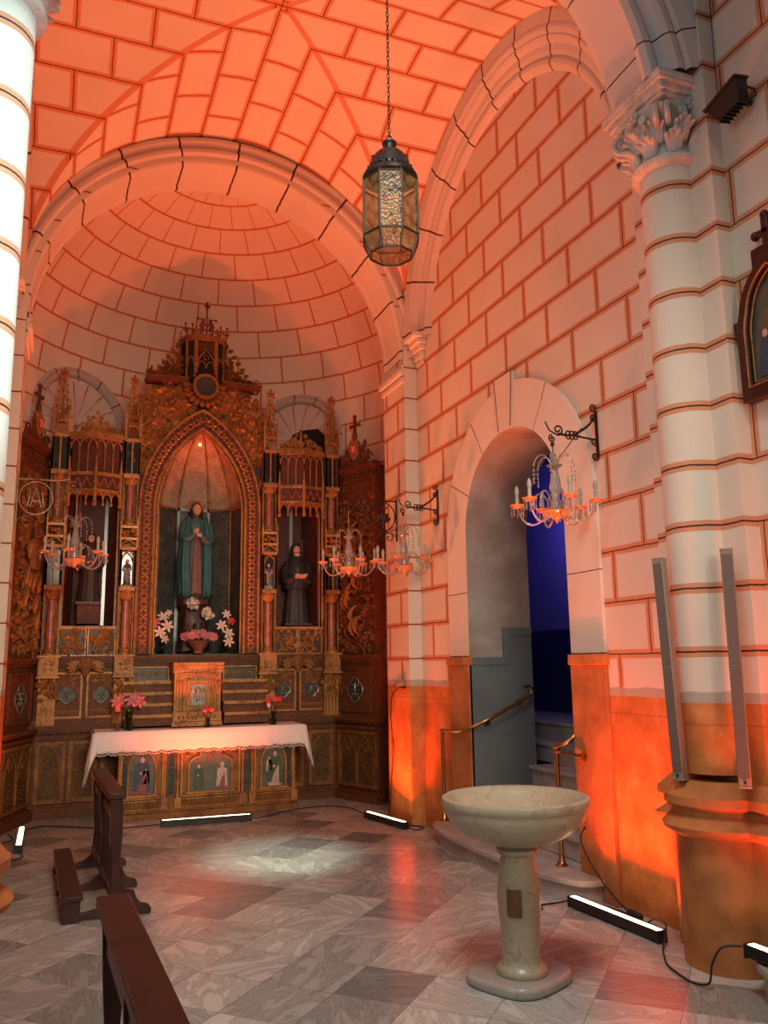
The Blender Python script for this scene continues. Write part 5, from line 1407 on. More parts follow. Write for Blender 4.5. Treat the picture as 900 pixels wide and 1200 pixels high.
def bouquet(name, label, loc, vase, vmat, flowers, leafn, leaflen, group=None, seed=1, sc=1.):
    """flowers: [(x,y,z,r,kind,mat)]"""
    t = thing(name, label, 'flowers', loc, 0, group); rr = random.Random(seed)
    mb = MB(); mb.lathe(vase, n=20); v = mb.build('vase', vmat, t)
    top = vase[len(vase) // 2 if False else -1][1]
    mb = MB(); stems(mb, (0, 0, min(.03, top * .5)), [(f[0], f[1], f[2]) for f in flowers], .0035); mb.build('stems', 'leaf', t)
    mb = MB(); leaves3(mb, (0, 0, top), leafn, leaflen, rr); mb.build('leaves', 'leaf', t)
    for f in flowers:
        mb = MB(); bloom(mb, f[:3], f[3], f[4], rr); mb.build('flower', f[5], t, smooth=60)
    return t
VZ = lambda r, h: [(r * .55, 0), (r * .6, .01), (r * .75, h * .4), (r * .7, h * .8), (r, h), (r * .9, h), (r * .6, h * .8), (r * .62, h * .3), (0, .02)]
AT = .918
bouquet('vase_of_flowers', 'glass vase of pink lilies on the left end of the altar cloth', (.79, 9.54, AT), [(.035, 0), (.04, .01), (.032, .1), (.045, .21), (.042, .21), (.028, .1), (.03, .02), (0, .02)], 'vase_glass',
        [(-.13, -.02, .30, .075, 'lily', 'pink_petal'), (-.09, -.05, .33, .07, 'lily', 'pink_petal'), (.02, -.06, .31, .075, 'lily', 'mauve_petal'), (.10, -.03, .30, .075, 'lily', 'pink_petal'), (.07, .02, .35, .06, 'lily', 'mauve_petal')], 8, .12, None, 1)
bouquet('vase_of_flowers', 'small glass of red flowers at the middle of the altar cloth', (1.63, 9.50, AT), [(.02, 0), (.025, .01), (.018, .06), (.022, .10), (.02, .10), (.015, .06), (0, .01)], 'vase_glass',
        [(-.01, -.01, .20, .04, 'peony', 'red_petal'), (.035, -.02, .19, .035, 'peony', 'pink_petal'), (-.04, -.01, .18, .032, 'peony', 'pink_petal')], 9, .07, None, 2)
bouquet('vase_of_flowers', 'vase of red, white and pink roses on the right end of the altar cloth', (2.38, 9.54, AT), [(.03, 0), (.035, .01), (.028, .08), (.036, .15), (.033, .15), (.024, .08), (0, .02)], 'vase_glass',
        [(-.06, -.02, .27, .042, 'peony', 'red_petal'), (.06, -.02, .28, .045, 'peony', 'red_petal'), (.0, -.04, .28, .036, 'peony', 'pink_petal'), (-.07, -.04, .22, .032, 'peony', 'white_petal'), (.03, .02, .30, .034, 'peony', 'red_petal')], 10, .09, None, 3)
NZ = 1.683 * 1.039 - .023 + .002
bouquet('flower_basket', 'pink cone basket of mauve flowers on the ledge below the central statue', (RX + .01, RY - .07, NZ), [(.055, 0), (.06, .012), (.05, .03), (.13, .14), (.145, .15), (.12, .13), (.04, .03), (0, .03)], 'basket',
        [(-.17 + .042 * i, -.03 * (i % 3) + .01, .19 + .028 * (1 - abs(i - 4) / 4) * (1 + i % 2), .055, 'daisy', 'mauve_petal' if i % 2 else 'pink_petal') for i in range(9)], 12, .12, None, 4)
bouquet('flower_vase', 'dark vase with two large white flowers in front of the central statue', (RX + .02, RY + .055, NZ), [(.045, 0), (.05, .02), (.04, .2), (.055, .36), (.05, .36), (.035, .2), (0, .03)], 'panel_green',
        [(-.07, -.07, .59, .095, 'peony', 'white_petal'), (.10, -.09, .47, .095, 'peony', 'white_petal')], 26, .22, None, 5)
bouquet('lily_vase', 'vase of white lilies at the left foot of the central niche', (RX - .40, RY + .02, NZ), [(.035, 0), (.04, .01), (.03, .08), (.045, .13), (.04, .13), (0, .03)], 'vase_glass',
        [(.0, -.04, .42, .075, 'lily', 'white_petal'), (-.08, -.05, .36, .07, 'lily', 'pink_petal'), (.05, -.06, .32, .08, 'lily', 'white_petal'), (-.03, -.06, .25, .075, 'lily', 'white_petal'), (.02, -.07, .17, .06, 'lily', 'white_petal'), (.07, -.02, .47, .05, 'lily', 'white_petal')], 14, .15, None, 6)
bouquet('lily_vase', 'vase of white and yellow lilies at the right foot of the central niche', (RX + .34, RY + .02, NZ), [(.035, 0), (.04, .01), (.03, .08), (.045, .13), (.04, .13), (0, .03)], 'vase_glass',
        [(.0, -.04, .46, .06, 'lily', 'white_petal'), (.06, -.05, .38, .05, 'lily', 'red_petal'), (-.06, -.06, .33, .07, 'lily', 'white_petal'), (.02, -.07, .23, .08, 'lily', 'white_petal'), (.03, -.07, .13, .07, 'lily', 'white_petal')], 12, .15, None, 7)
t = thing('votive_candle', 'small red votive light beside the left vase behind the altar cloth', 'candle', (.675, 9.58, AT))
mb = MB(); mb.lathe([(.03, 0), (.034, .01), (.012, .03), (.010, .16), (.032, .19), (.030, .20), (0, .19)], n=14); mb.build('holder', 'gold_dim', t)
mb = MB(); mb.lathe([(.022, .20), (.026, .24), (.020, .275), (0, .285)], n=12); mb.build('red_glass', 'led_glow', t)

# ------------------------------------------------------------------ baptismal font
t = thing('baptismal_font', 'round marble font on a turned pedestal in the right foreground', 'font', (2.275, 3.95, 0)); t.scale = (.915, .915, 1)
mb = MB(); pts = []
for i in range(48):
    a = 2 * PI * i / 48; e = 3.2; pts.append((.27 * abs(cos(a)) ** (2 / e) * (1 if cos(a) > 0 else -1) + .03, .25 * abs(sin(a)) ** (2 / e) * (1 if sin(a) > 0 else -1) + .04))
mb.hprism(pts, 0, .055); o = mb.build('base_slab', 'font_base', t, bevel=.018); o.rotation_euler = (0, 0, math.radians(25))
mb = MB(); mb.lathe([(.135, .055), (.142, .07), (.135, .09), (.118, .098), (.112, .11), (.104, .125), (.108, .25), (.118, .36), (.122, .42), (.117, .50), (.100, .57), (.094, .615), (.100, .62), (.118, .63), (.118, .648), (.108, .655), (.108, .668)], n=40); mb.build('pedestal', 'font', t, smooth=50)
mb = MB(); mb.lathe([(.09, .668), (.13, .672), (.22, .69), (.31, .73), (.375, .785), (.402, .835), (.400, .850), (.412, .86), (.420, .88), (.415, .900), (.398, .908), (.378, .902), (.355, .88), (.30, .82), (.20, .775), (.08, .76), (.045, .758), (0, .758)], n=72); mb.build('bowl', 'font', t, smooth=50)
mb = MB(); mb.lathe([(.026, .760), (.03, .764), (.022, .768), (.0, .766)], n=16); mb.build('drain', 'brass', t)
mb = MB(); n = 8
a0, a1 = math.radians(208), math.radians(246); vs = []
for r, z in ((.121, .34), (.121, .47), (.127, .47), (.127, .34)):
    for i in range(n + 1): a = a0 + (a1 - a0) * i / n; vs.append((r * cos(a), r * sin(a), z))
mb.add(vs, [(2 * (n + 1) + i, 2 * (n + 1) + i + 1, 3 * (n + 1) + i + 1, 3 * (n + 1) + i) for i in range(n)] + [((n + 1) + i, (n + 1) + i + 1, 2 * (n + 1) + i + 1, 2 * (n + 1) + i) for i in range(n)] + [(3 * (n + 1) + i, 3 * (n + 1) + i + 1, i + 1, i) for i in range(n)] + [(0, n + 1, 2 * (n + 1), 3 * (n + 1)), (n, 3 * (n + 1) + n, 2 * (n + 1) + n, n + 1 + n)])
mb.build('plaque', 'plaque', t)

# ------------------------------------------------------------------ kneelers
def kneeler(name, label, loc, rz, L_=1.38):
    t = thing(name, label, 'kneeler', loc, rz)
    mb = MB(); mb.box(.17, .285, 0, L_ + .04, .735, .775); mb.box(.185, .27, .02, L_ + .02, .71, .735); mb.build('arm_rest', 'dark_wood', t, bevel=.006)
    for y in (.02, L_ / 2, L_ - .02):
        mb = MB()
        side = [(-.08, 0), (-.08, .035), (.05, .05), (.14, .065), (.20, .11), (.215, .30), (.20, .50), (.19, .72), (.27, .72), (.275, .52), (.265, .34), (.275, .22), (.31, .17), (.36, .155), (.375, .11), (.40, .075), (.455, .06), (.475, .03), (.47, 0), (.42, 0), (.38, .012), (.05, .012), (.02, 0)]
        mb.prism([(x, z) for x, z in side], y, y + .035); mb.build('leg_frame', 'dark_wood', t, bevel=.004)
    mb = MB(); mb.box(-.085, .045, -.02, L_ + .06, .135, .165); mb.box(-.08, -.06, 0, L_ + .03, .09, .135); mb.build('kneeling_board', 'dark_wood', t, bevel=.005)
    for y in (-.0, L_ - .01):
        mb = MB(); mb.box(-.075, .03, y, y + .04, .0, .135); mb.build('board_block', 'dark_wood', t, bevel=.003)
    mb = MB(); mb.box(.205, .225, .03, L_, .12, .17); mb.box(.205, .225, .03, L_, .60, .66)
    mb.build('stretcher', 'dark_wood', t)
    return t
k1 = kneeler('kneeler', 'dark wooden prie-dieu with kneeling board, nearer the altar', (.21, 5.94, 0), math.radians(1.8), 1.48)
k2 = kneeler('kneeler', 'dark wooden prie-dieu cut off by the lower edge of the picture', (.065, 1.96, 0), math.radians(1.8), 1.38)

# ------------------------------------------------------------------ light bars, cables
BARS = []
def led_bar(label, a, b, z0, n=40):
    a, b = Vector(a), Vector(b); d = b - a; L_ = d.length; rz = math.atan2(d.y, d.x); c = (a + b) / 2
    t = thing('light_bar', label, 'light bar', (c.x, c.y, z0), rz)
    mb = MB(); h = L_ / 2
    mb.box(-h, h, -.032, .032, .012, .066); 
    for s in (-1, 1): mb.box(s * h - .006, s * h + .006, -.036, .036, .004, .072); mb.box(s * h * .8 - .02, s * h * .8 + .02, -.028, .028, 0, .014)
    for s in (-1, 1): mb.box(-h, h, s * .032 - .003, s * .032 + .003, .05, .072)
    mb.build('housing', 'black_plastic', t, bevel=.003)
    mb = MB(); mb.box(-h + .01, h - .01, -.021, .021, .066, .069); mb.build('led_strip', 'led', t, smooth=0)
    mb = MB()
    for i in range(n): x = -h + .02 + (2 * h - .04) * i / (n - 1); mb.ball((x, 0, .069), (.007, .012, .005), 6, 4)
    mb.build('lenses', 'led', t)
    BARS.append((c, rz, L_, z0)); return t
led_bar('black light bar glowing on the floor in front of the altar', (1.09, 8.94), (1.99, 8.90), 0)
led_bar('black light bar glowing on the floor at the foot of the far right pilaster', (3.13, 8.50), (3.26, 7.78), 0)
led_bar('black light bar glowing on the floor right of the marble font', (3.26, 4.97), (3.31, 4.15), 0)
led_bar('black light bar glowing on the stone step at the right edge', (3.20, 3.37), (3.22, 2.51), .17)
led_bar('black light bar glowing on the floor at the far left by the altarpiece', (-.20, 9.20), (-.20, 8.28), 0)
def cable(label, pts, name='power_cable', r=.0055):
    mb = MB(); mb.tube(smoothpath(pts, 7), r, 6); return tag(mb.build(name, 'cable'), label, 'cable')
g = .008
cable('black cable running up the corner from the far right light bar', [(3.13, 8.52, .03), (3.20, 8.58, g), (3.36, 8.48, .02), (3.385, 8.46, .35), (3.385, 8.38, .7), (3.385, 8.44, 1.0), (3.385, 8.40, 1.22), (3.385, 8.25, 1.32), (3.385, 8.12, 1.34)])
t = thing('power_plug', 'black plug hanging on the far right pilaster above the dado', 'plug', (3.385, 8.08, 1.34)); mb = MB(); mb.tube([(0, .05, 0), (0, -.05, .0)], [.008, .016], 8); mb.build('body', 'plug', t)
cable('black cable between the altar light bar and the far right light bar', [(2.01, 8.91, .03), (2.15, 9.02, g), (2.5, 9.28, g), (2.9, 9.38, g), (3.15, 9.15, g), (3.17, 8.66, g), (3.12, 8.52, .03)])
cable('black cable along the altar plinth to the left light bar', [(1.07, 8.94, .03), (.9, 9.05, g), (.6, 9.08, g), (.3, 9.3, g), (.0, 9.5, g), (-.19, 9.22, .03)])
cable('looped black cable beside the left light bar', [(-.20, 8.26, .03), (-.16, 8.1, g), (-.26, 8.0, g), (-.40, 8.3, g), (-.38, 8.7, g), (-.27, 8.9, g), (-.32, 9.2, g)])
cable('short black cable end beside the far right light bar', [(3.27, 7.76, .03), (3.33, 7.68, g), (3.45, 7.78, g), (3.37, 7.92, g), (3.31, 8.1, g)])
cable('black cable hanging down from the door jamb to a connector', [(3.48, 5.10, .44), (3.46, 5.08, .46), (3.43, 5.08, .36), (3.43, 4.92, .20), (3.46, 4.78, .08), (3.47, 4.68, .03)])
t = thing('power_connector', 'black cable connector lying behind the light bar right of the font', 'connector', (3.47, 4.60, .022)); mb = MB(); mb.tube([(0, .07, 0), (0, .05, 0), (0, -.05, 0), (0, -.07, 0)], [.012, .022, .022, .014], 10); mb.build('body', 'plug', t)
cable('black cable tangled behind the light bar right of the font', [(3.46, 4.53, .02), (3.42, 4.6, g), (3.38, 4.78, g), (3.34, 4.9, .03), (3.38, 4.98, g), (3.44, 4.86, g), (3.47, 4.68, g)])
cable('short black cable leaving the light bar towards the font', [(3.27, 5.0, .03), (3.2, 5.06, g), (3.08, 5.06, g), (3.04, 4.98, g)])
cable('black cable looping from the font light bar to the bar on the step', [(3.34, 4.36, .03), (3.37, 4.28, .09), (3.35, 4.16, .09), (3.24, 4.06, .012), (3.18, 3.98, g), (3.10, 3.86, g), (3.06, 3.72, g), (3.05, 3.60, g), (3.07, 3.52, .03), (3.08, 3.50, .12), (3.12, 3.47, .2), (3.19, 3.41, .215)])

# ------------------------------------------------------------------ column speakers leaning on the pier
def speaker(label, foot, top, ry):
    f, tp = Vector(foot), Vector(top); d = (tp - f); L_ = d.length
    t = thing('column_speaker', label, 'speaker', foot, 0)
    dz = d.normalized(); fy = Vector((sin(ry), cos(ry), 0)); fy = (fy - dz * fy.dot(dz)).normalized(); fx = fy.cross(dz)
    t.rotation_euler = Matrix((fx, fy, dz)).transposed().to_euler()
    w = .031
    mb = MB(); mb.box(-w, w, -.03, .03, .008, L_); mb.box(-w - .002, w + .002, -.032, .032, 0, .012); mb.box(-w - .002, w + .002, -.032, .032, L_ - .008, L_ + .003); mb.build('cabinet', 'speaker', t, bevel=.005)
    mb = MB(); mb.box(-w + .006, w - .006, -.034, -.030, .05, L_ * .495); mb.box(-w + .006, w - .006, -.034, -.030, L_ * .505, L_ - .03); mb.build('grille', 'grille', t, smooth=0)
    mb = MB(); mb.lathe([(.008, 0), (.008, .004), (0, .005)], (0, 0, 0), 10); mb.M = None
    for v in mb.v: v.xyz = (v.x, -.034 - v.z, .03 + v.y)
    mb.build('badge', 'plug', t); return t
speaker('slim grey column speaker standing left of the banded half column', (3.20, 3.765, .945), (3.20, 3.81, 2.16), math.radians(68))
speaker('slim grey column speaker standing right of the banded half column', (3.30, 3.41, .945), (3.34, 3.44, 2.17), math.radians(42))

# ------------------------------------------------------------------ framed station picture and spotlight on the near wall
def picture():
    t = thing('framed_picture', 'dark pointed wooden frame with a religious painting at the right edge', 'picture', (XR - .02, 3.12, 2.98), -PI / 2)
    # local x runs towards -Y of the room, y into the wall
    hw = .245
    def outl(g, zb): return [(-hw - g, zb), (-hw - g, .40), (-hw - g + .01, .46)] + [(x, z) for x, z in pointed(hw + g - .02, .46, .78 + g, 8)][1:-1] + [(hw + g - .01, .46), (hw + g, .40), (hw + g, zb)]
    o, i = outl(.0, 0), outl(-.07, .085)
    mb = MB(); mb.band(o + [o[0]], i + [i[0]], -.05, .015); mb.box(-.10, .10, -.045, .01, .70, .84); mb.box(-hw - .015, -hw + .02, -.055, .01, .40, .47); mb.box(hw - .02, hw + .015, -.055, .01, .40, .47)
    mb.box(-.022, .022, -.035, -.005, .80, 1.0); mb.box(-.07, .07, -.035, -.005, .90, .935)
    for x, z in ((-.075, .9175), (.075, .9175), (0, 1.01)): mb.ball((x, -.02, z), .028, 8, 6)
    mb.build('frame', 'dark_wood', t, bevel=.006)
    mb = MB(); j = outl(-.06, .075); mb.tube([(x, -.052, z) for x, z in j], .006, 6, closed=True); j = outl(-.085, .10); mb.tube([(x, -.03, z) for x, z in j], .005, 6, closed=True); mb.build('gilt_line', 'gold', t)
    mb = MB(); mb.add([(x, -.01, z) for x, z in i], [tuple(range(len(i)))]); p = mb.build('painting', 'picture_dark', t, smooth=0)
    for x, z, h, m in ((-.08, .12, .26, 'fig_blue'), (.03, .12, .32, 'fig_red'), (.11, .12, .24, 'fig_white'), (-.02, .11, .18, 'fig_green')):
        mb = MB(); mb.M = Matrix.Translation((x, -.012, z)) @ Matrix.Scale(h, 4); mb.prism([(-.22, 0), (.22, 0), (.18, .4), (.15, .74), (.05, .82), (-.05, .82), (-.16, .72), (-.2, .4)], -.004 / h, 0); f = mb.build('painted_figure', m, p, smooth=0)
        mb = MB(); mb.ball((x, -.018, z + h * .9), (.02, .004, .024), 8, 6); mb.build('painted_face', 'skin', f)
picture()
def spotlight():
    t = thing('floodlight', 'small black floodlight fixed to the wall beside the carved capital', 'spotlight', (3.42, 3.20, 4.72))
    M1 = Matrix.Rotation(math.radians(-14), 4, 'X') @ Matrix.Rotation(math.radians(-12), 4, 'Y')
    mb = MB(); mb.M = M1
    mb.add([(-.05, -.12, .05), (-.05, .12, .05), (.05, .12, .05), (.05, -.12, .05), (-.04, -.08, -.07), (-.04, .08, -.07), (.04, .08, -.07), (.04, -.08, -.07)], [(0, 1, 2, 3), (7, 6, 5, 4), (0, 4, 5, 1), (1, 5, 6, 2), (2, 6, 7, 3), (3, 7, 4, 0)])
    mb.box(-.058, .058, -.13, .13, .045, .06)
    for i in range(7): mb.box(-.045, .045, -.075 + i * .025, -.071 + i * .025, -.085, -.05)
    mb.build('lamp_head', 'black_plastic', t, bevel=.004)
    mb = MB(); mb.tube([(-.02, -.13, .0), (.06, -.13, 0), (.10, -.10, 0), (.10, .10, 0), (.06, .13, 0), (-.02, .13, 0)], .007, 6); mb.tube([(.095, -.03, 0), (.128, -.03, 0)], .02, 10); mb.build('bracket', 'black_plastic', t)
    mb = MB(); mb.box(-.03, -.005, -.01, .01, -.0, .004); mb.build('cable_gland', 'plug', t)
spotlight()
cable('thin black lead from the floodlight down the wall joint', [(3.42, 3.27, 4.78), (3.48, 3.33, 4.86), (3.515, 3.37, 4.97), (3.535, 3.385, 5.3), (3.54, 3.385, 5.7)], 'lamp_lead', .003)

# ------------------------------------------------------------------ hanging lantern
def lantern():
    LX, LY = 1.65, 4.0
    t = thing('hanging_lantern', 'eight sided amber glass lantern with a dark metal cap hanging on a chain', 'lantern', (LX, LY, 3.85)); t.scale = (.89, .89, .95)
    R = .185; n = 8
    def ring(r, z): return [(r * cos(2 * PI * (i + .5) / n + .42), r * sin(2 * PI * (i + .5) / n + .42), z) for i in range(n)]
    lv = [ring(.138, 0), ring(R, .10), ring(R, .46), ring(.165, .50)]
    mb = MB()
    for q in lv: mb.tube(q, .0075, 5, closed=True)
    for a, b in zip(lv, lv[1:]):
        for p, q in zip(a, b): mb.tube([p, q], .007, 5)
    f = mb.build('lead_frame', 'iron', t)
    for k, (a, b) in enumerate(zip(lv, lv[1:])):
        if k > 1: continue
        for i in range(n):
            mb = MB(); mb.add([a[i], a[(i + 1) % n], b[(i + 1) % n], b[i]], [(0, 1, 2, 3)]); mb.build('glass_pane', 'lantern_glass', f, smooth=0)
    mb = MB(); mb.add(lv[0], [tuple(range(n))]); mb.build('bottom_pane', 'lantern_glass', f, smooth=0)
    mb = MB(); mb.lathe([(.172, .485), (.178, .50), (.150, .53), (.142, .535), (.142, .55), (.135, .56), (.125, .61), (.095, .65), (.060, .668), (.042, .67), (.042, .72), (.048, .725), (.048, .735), (.02, .74)], n=32)
    for i in range(24): a = 2 * PI * i / 24; mb.ball((.145 * cos(a), .145 * sin(a), .545), .012, 6, 4)
    for i in range(8): a = 2 * PI * i / 8; mb.ball((.115 * cos(a), .115 * sin(a), .62), .013, 6, 4)
    mb.build('metal_cap', 'black_plastic', t, smooth=50)
    mb = MB(); mb.lathe([(.02, .47), (.02, .40)], n=10)
    rr = random.Random(4)
    b = mb.build('lamp_holder', 'brass', t)
    mb = MB()
    for i in range(46):
        a = rr.uniform(0, 2 * PI); z = rr.uniform(.18, .46); r = .03 + .02 * rr.random(); mb.ball((r * cos(a), r * sin(a), z), .010, 5, 4)
    mb.build('glass_bead', 'bead', t)
    mb = MB(); mb.tube([(.02 * cos(a), 0, .762 + .025 * sin(a)) for a in [2 * PI * i / 14 for i in range(14)]], .004, 6, closed=True)
    z = .79; k = 0
    while z < 2.78:
        pts = []
        for i in range(10):
            a = 2 * PI * i / 10; u, w = .0085 * cos(a), .020 * sin(a)
            pts.append((u, 0, z + w) if k % 2 else (0, u, z + w))
        mb.tube(pts, .0028, 4, closed=True); z += .031; k += 1
    mb.build('chain', 'iron', t)
lantern()

# ------------------------------------------------------------------ chandeliers and their brackets
def chandelier():
    t = thing('crystal_chandelier', 'x', 'chandelier', (0, 0, 0), 0, 'crystal chandeliers')
    mb = MB(); mb.lathe([(.001, .0), (.012, .015), (.02, .03), (.045, .045), (.085, .06), (.10, .075), (.098, .085), (.06, .085), (.03, .08)], n=24); b = mb.build('amber_bowl', 'amber_bowl', t)
    mb = MB(); mb.lathe([(.03, .085), (.045, .10), (.045, .14), (.03, .155), (.025, .18), (.038, .22), (.042, .26), (.028, .32), (.018, .37), (.03, .39), (.05, .40), (.055, .41), (.02, .42), (.015, .47), (.022, .48), (.006, .50), (.006, .60)], n=16); mb.build('stem', 'crystal', t)
    for k in range(6):
        a = 2 * PI * k / 6 + .3; ca, sa = cos(a), sin(a)
        mb = MB(); pts = bez((.04, 0, .12), (.12, 0, -.06), (.24, 0, -.02), (.27, 0, .13), 14)
        mb.tube([(p[0] * ca, p[0] * sa, p[2]) for p in pts], .0075, 8)
        pts = bez((.05, 0, .13), (.08, 0, .26), (.16, 0, .24), (.17, 0, .10), 10); mb.tube([(p[0] * ca, p[0] * sa, p[2]) for p in pts], .005, 6)
        ar = mb.build('arm', 'crystal', t)
        mb = MB(); mb.lathe([(.008, .125), (.045, .138), (.052, .148), (.045, .146), (.010, .142)], (.27 * ca, .27 * sa, 0), 16); mb.build('drip_pan', 'amber_bowl', ar)
        mb = MB(); mb.lathe([(.014, .145), (.012, .21), (.010, .215), (.017, .235), (.013, .265), (.002, .285)], (.27 * ca, .27 * sa, 0), 12); mb.build('candle', 'bulb', ar)
        mb = MB()
        for q in range(5):
            b_ = 2 * PI * q / 5; cx, cy = .27 * ca + .042 * cos(b_), .27 * sa + .042 * sin(b_)
            mb.ball((cx, cy, .125), (.005, .005, .008), 5, 4); mb.lathe([(.001, .06), (.006, .075), (.004, .11), (.001, .115)], (cx, cy, 0), 5)
        mb.tube([(.27 * ca + .042 * cos(b_), .27 * sa + .042 * sin(b_), .130) for b_ in [2 * PI * q / 16 for q in range(16)]], .003, 4, closed=True)
        mb.build('crystal_drops', 'crystal', ar)
        mb = MB(); pts = bez((.02, 0, .40), (.05, 0, .52), (.13, 0, .50), (.15, 0, .40), 9); a2 = a + PI / 6
        mb.tube([(p[0] * cos(a2), p[0] * sin(a2), p[2]) for p in pts], .004, 5)
        for dz in (.03, .06, .09, .115): mb.ball((.15 * cos(a2), .15 * sin(a2), .40 - dz), (.006, .006, .012), 5, 4)
        mb.build('upper_arm', 'crystal', t)
    mb = MB(); 
    for q in range(20): b_ = 2 * PI * q / 20; mb.lathe([(.001, .02), (.006, .035), (.003, .065), (.001, .07)], (.088 * cos(b_), .088 * sin(b_), 0), 5)
    mb.build('bowl_drops', 'crystal', t)
    return t
ch = chandelier(); CG = None
specs = [((.13, 8.2, 2.50), 'crystal chandelier at the left, hanging from the scroll bracket with a monogram'),
         ((2.84, 8.2, 2.50), 'crystal chandelier in front of the right wing of the altarpiece'),
         ((3.16, 7.47, 2.44), 'crystal chandelier in front of the far right pilaster, left of the doorway'),
         ((3.17, 4.78, 2.52), 'large crystal chandelier hanging in front of the arched doorway')]
for i, (l, lab) in enumerate(specs):
    if i == 0: ch.location = l; ch['label'] = lab
    else: dup(ch, l, .35 * i, lab)
def scroll_bracket(name, label, X, s, monogram):
    """openwork iron bracket projecting from the pilaster; local x away from the wall"""
    t = thing(name, label, 'bracket', (X, 8.2, 2.90)); mb = MB()
    P = lambda x, z: (s * x, 0, z)
    mb.tube([P(.01, -.02), P(.01, .44)], .009, 6); mb.tube([P(.01, .42), P(.34, .42), P(.46, .44)], .008, 6)
    mb.tube([(s * (.17 + .145 * cos(a)), 0, .245 + .155 * sin(a)) for a in [2 * PI * i / 30 for i in range(30)]], .007, 6, closed=True)
    for c, r, a0, tr, m in (((.10, .02), .06, .5, 1.3, 1), ((.22, .05), .045, 2.5, 1.3, -1), ((.40, .30), .07, 1.5, 1.5, 1), ((.50, .36), .075, 3.4, 1.6, -1), ((.36, .17), .04, 0, 1.3, 1)):
        q = spiral(c[0], c[1], r, r * .12, a0, tr * m, 24); mb.tube([(s * x, y, z) for x, y, z in q], .006, 5)
    mb.tube([P(.01, .03), P(.06, .06), P(.12, .08), P(.17, .09)], .006, 5)
    mb.tube([P(.56, .40), P(.56, .30)], .005, 5)
    mb.build('scrollwork', 'iron_gilt' if monogram else 'iron', t)
    mb = MB(); c = (.17, .245)
    if monogram:
        w = [(-.07, -.08), (-.05, .06), (-.02, -.03), (0, .05), (.02, -.03), (.05, .06), (.07, -.08)]
        mb.tube([P(c[0] + a, c[1] + b) for a, b in w], .009, 6); mb.tube([P(c[0] - .05, c[1] - .09), P(c[0], c[1] + .10), P(c[0] + .05, c[1] - .09)], .008, 6); mb.tube([P(c[0] - .03, c[1] - .03), P(c[0] + .03, c[1] - .03)], .007, 6)
        for q in (-1, 1): mb.tube([(s * x, y, z) for x, y, z in [(c[0] + q * (a_[0] - c[0]), a_[1], a_[2]) for a_ in spiral(c[0] + .06, c[1] - .06, .03, .006, 0, 1.2, 14)]], .007, 5); 
        for q in (-.05, .05): mb.ball(P(c[0] + q, c[1] + .11), .014, 6, 4)
        mb.build('monogram', 'iron_gilt', t)
        mb = MB(); mb.lathe([(.03, .0), (.035, .03), (.02, .06), (.0, .065)], (s * .17, 0, .42), 12); mb.build('finial', 'walnut', t)
    else:
        for a in (0, .55, -.55, 1.1, -1.1): leaf(mb, s * c[0], 0, c[1] - .06, PI / 2 + a, .14 - .03 * abs(a), .05, .012)
        mb.tube([P(c[0], c[1] - .13), P(c[0], c[1] + .11)], .006, 5)
        for q in (-.05, .05): mb.ball(P(c[0] + q, c[1] + .10), .012, 6, 4)
        mb.build('leaf_motif', 'iron', t)
    mb = MB(); mb.tube([P(.56, .31), P(.56, .09)], .004, 5); mb.lathe([(.004, .09), (.02, .10), (.012, .13), (.004, .14)], (s * .56, 0, .0), 8)
    mb.build('hanger', 'iron_gilt', t)
    return t
b1 = scroll_bracket('scroll_bracket', 'bronze scroll bracket with a monogram in a circle, at the left', AX - AR, 1, True); b1.location.x = -.43 + .0; 
b1.location.x = AX - AR + .0
b2 = scroll_bracket('scroll_bracket', 'iron scroll bracket with a leaf in a circle on the far right pilaster', AX + AR, -1, False)
def arm_bracket(label, Y, z, L_):
    t = thing('wall_bracket', label, 'bracket', (XR, Y, z)); mb = MB()
    mb.box(-.012, -.002, -.012, .012, -.12, .22); 
    for zz, sg in ((.235, 1), (.16, 1), (-.01, -1), (-.12, -1)): q = spiral(-.03, zz, .032, .006, 0, 1.4 * sg, 16); mb.tube(q, .007, 5)
    mb.build('back_plate', 'iron', t)
    mb = MB(); pts = [(-.01, 0, .20), (-.06, 0, .12), (-.14, 0, .06), (-.22, 0, .02), (-L_ + .05, 0, .02)]
    P = smoothpath(pts, 6); mb.tube(P, [.008 + .0025 * (i % 2) for i in range(len(P))], 6)
    P = smoothpath([(-.01, 0, .0), (-.1, 0, .01), (-.22, 0, .02)], 8); mb.tube(P, [.007 + .0025 * (i % 2) for i in range(len(P))], 6)
    for dx in (-.22, -.25, -.19): mb.tube([(dx + .022 * cos(a), 0, .02 + .03 * sin(a)) for a in [2 * PI * i / 10 for i in range(10)]], .006, 5, closed=True)
    mb.tube(spiral(-L_ + .05, .05, .04, .008, -PI / 2, 1.3, 18), .007, 5); mb.tube([(-L_ + .05, 0, .01), (-L_ - .02, 0, .04), (-L_ - .05, 0, .10)], .006, 5)
    mb.tube(spiral(-L_ + .0, -.02, .03, .008, PI / 2, 1.3, 18), .006, 5)
    mb.build('arm', 'iron', t)
    mb = MB(); mb.tube([(-L_, 0, 0), (-L_, 0, -.12)], .004, 5); mb.ball((-L_, 0, -.06), .016, 8, 6); mb.build('hook', 'iron', t)
    return t
arm_bracket('twisted iron wall bracket above the far right pilaster chandelier', 7.47, 3.10, .39)
arm_bracket('twisted iron wall bracket right of the doorway arch', 4.78, 3.14, .385)

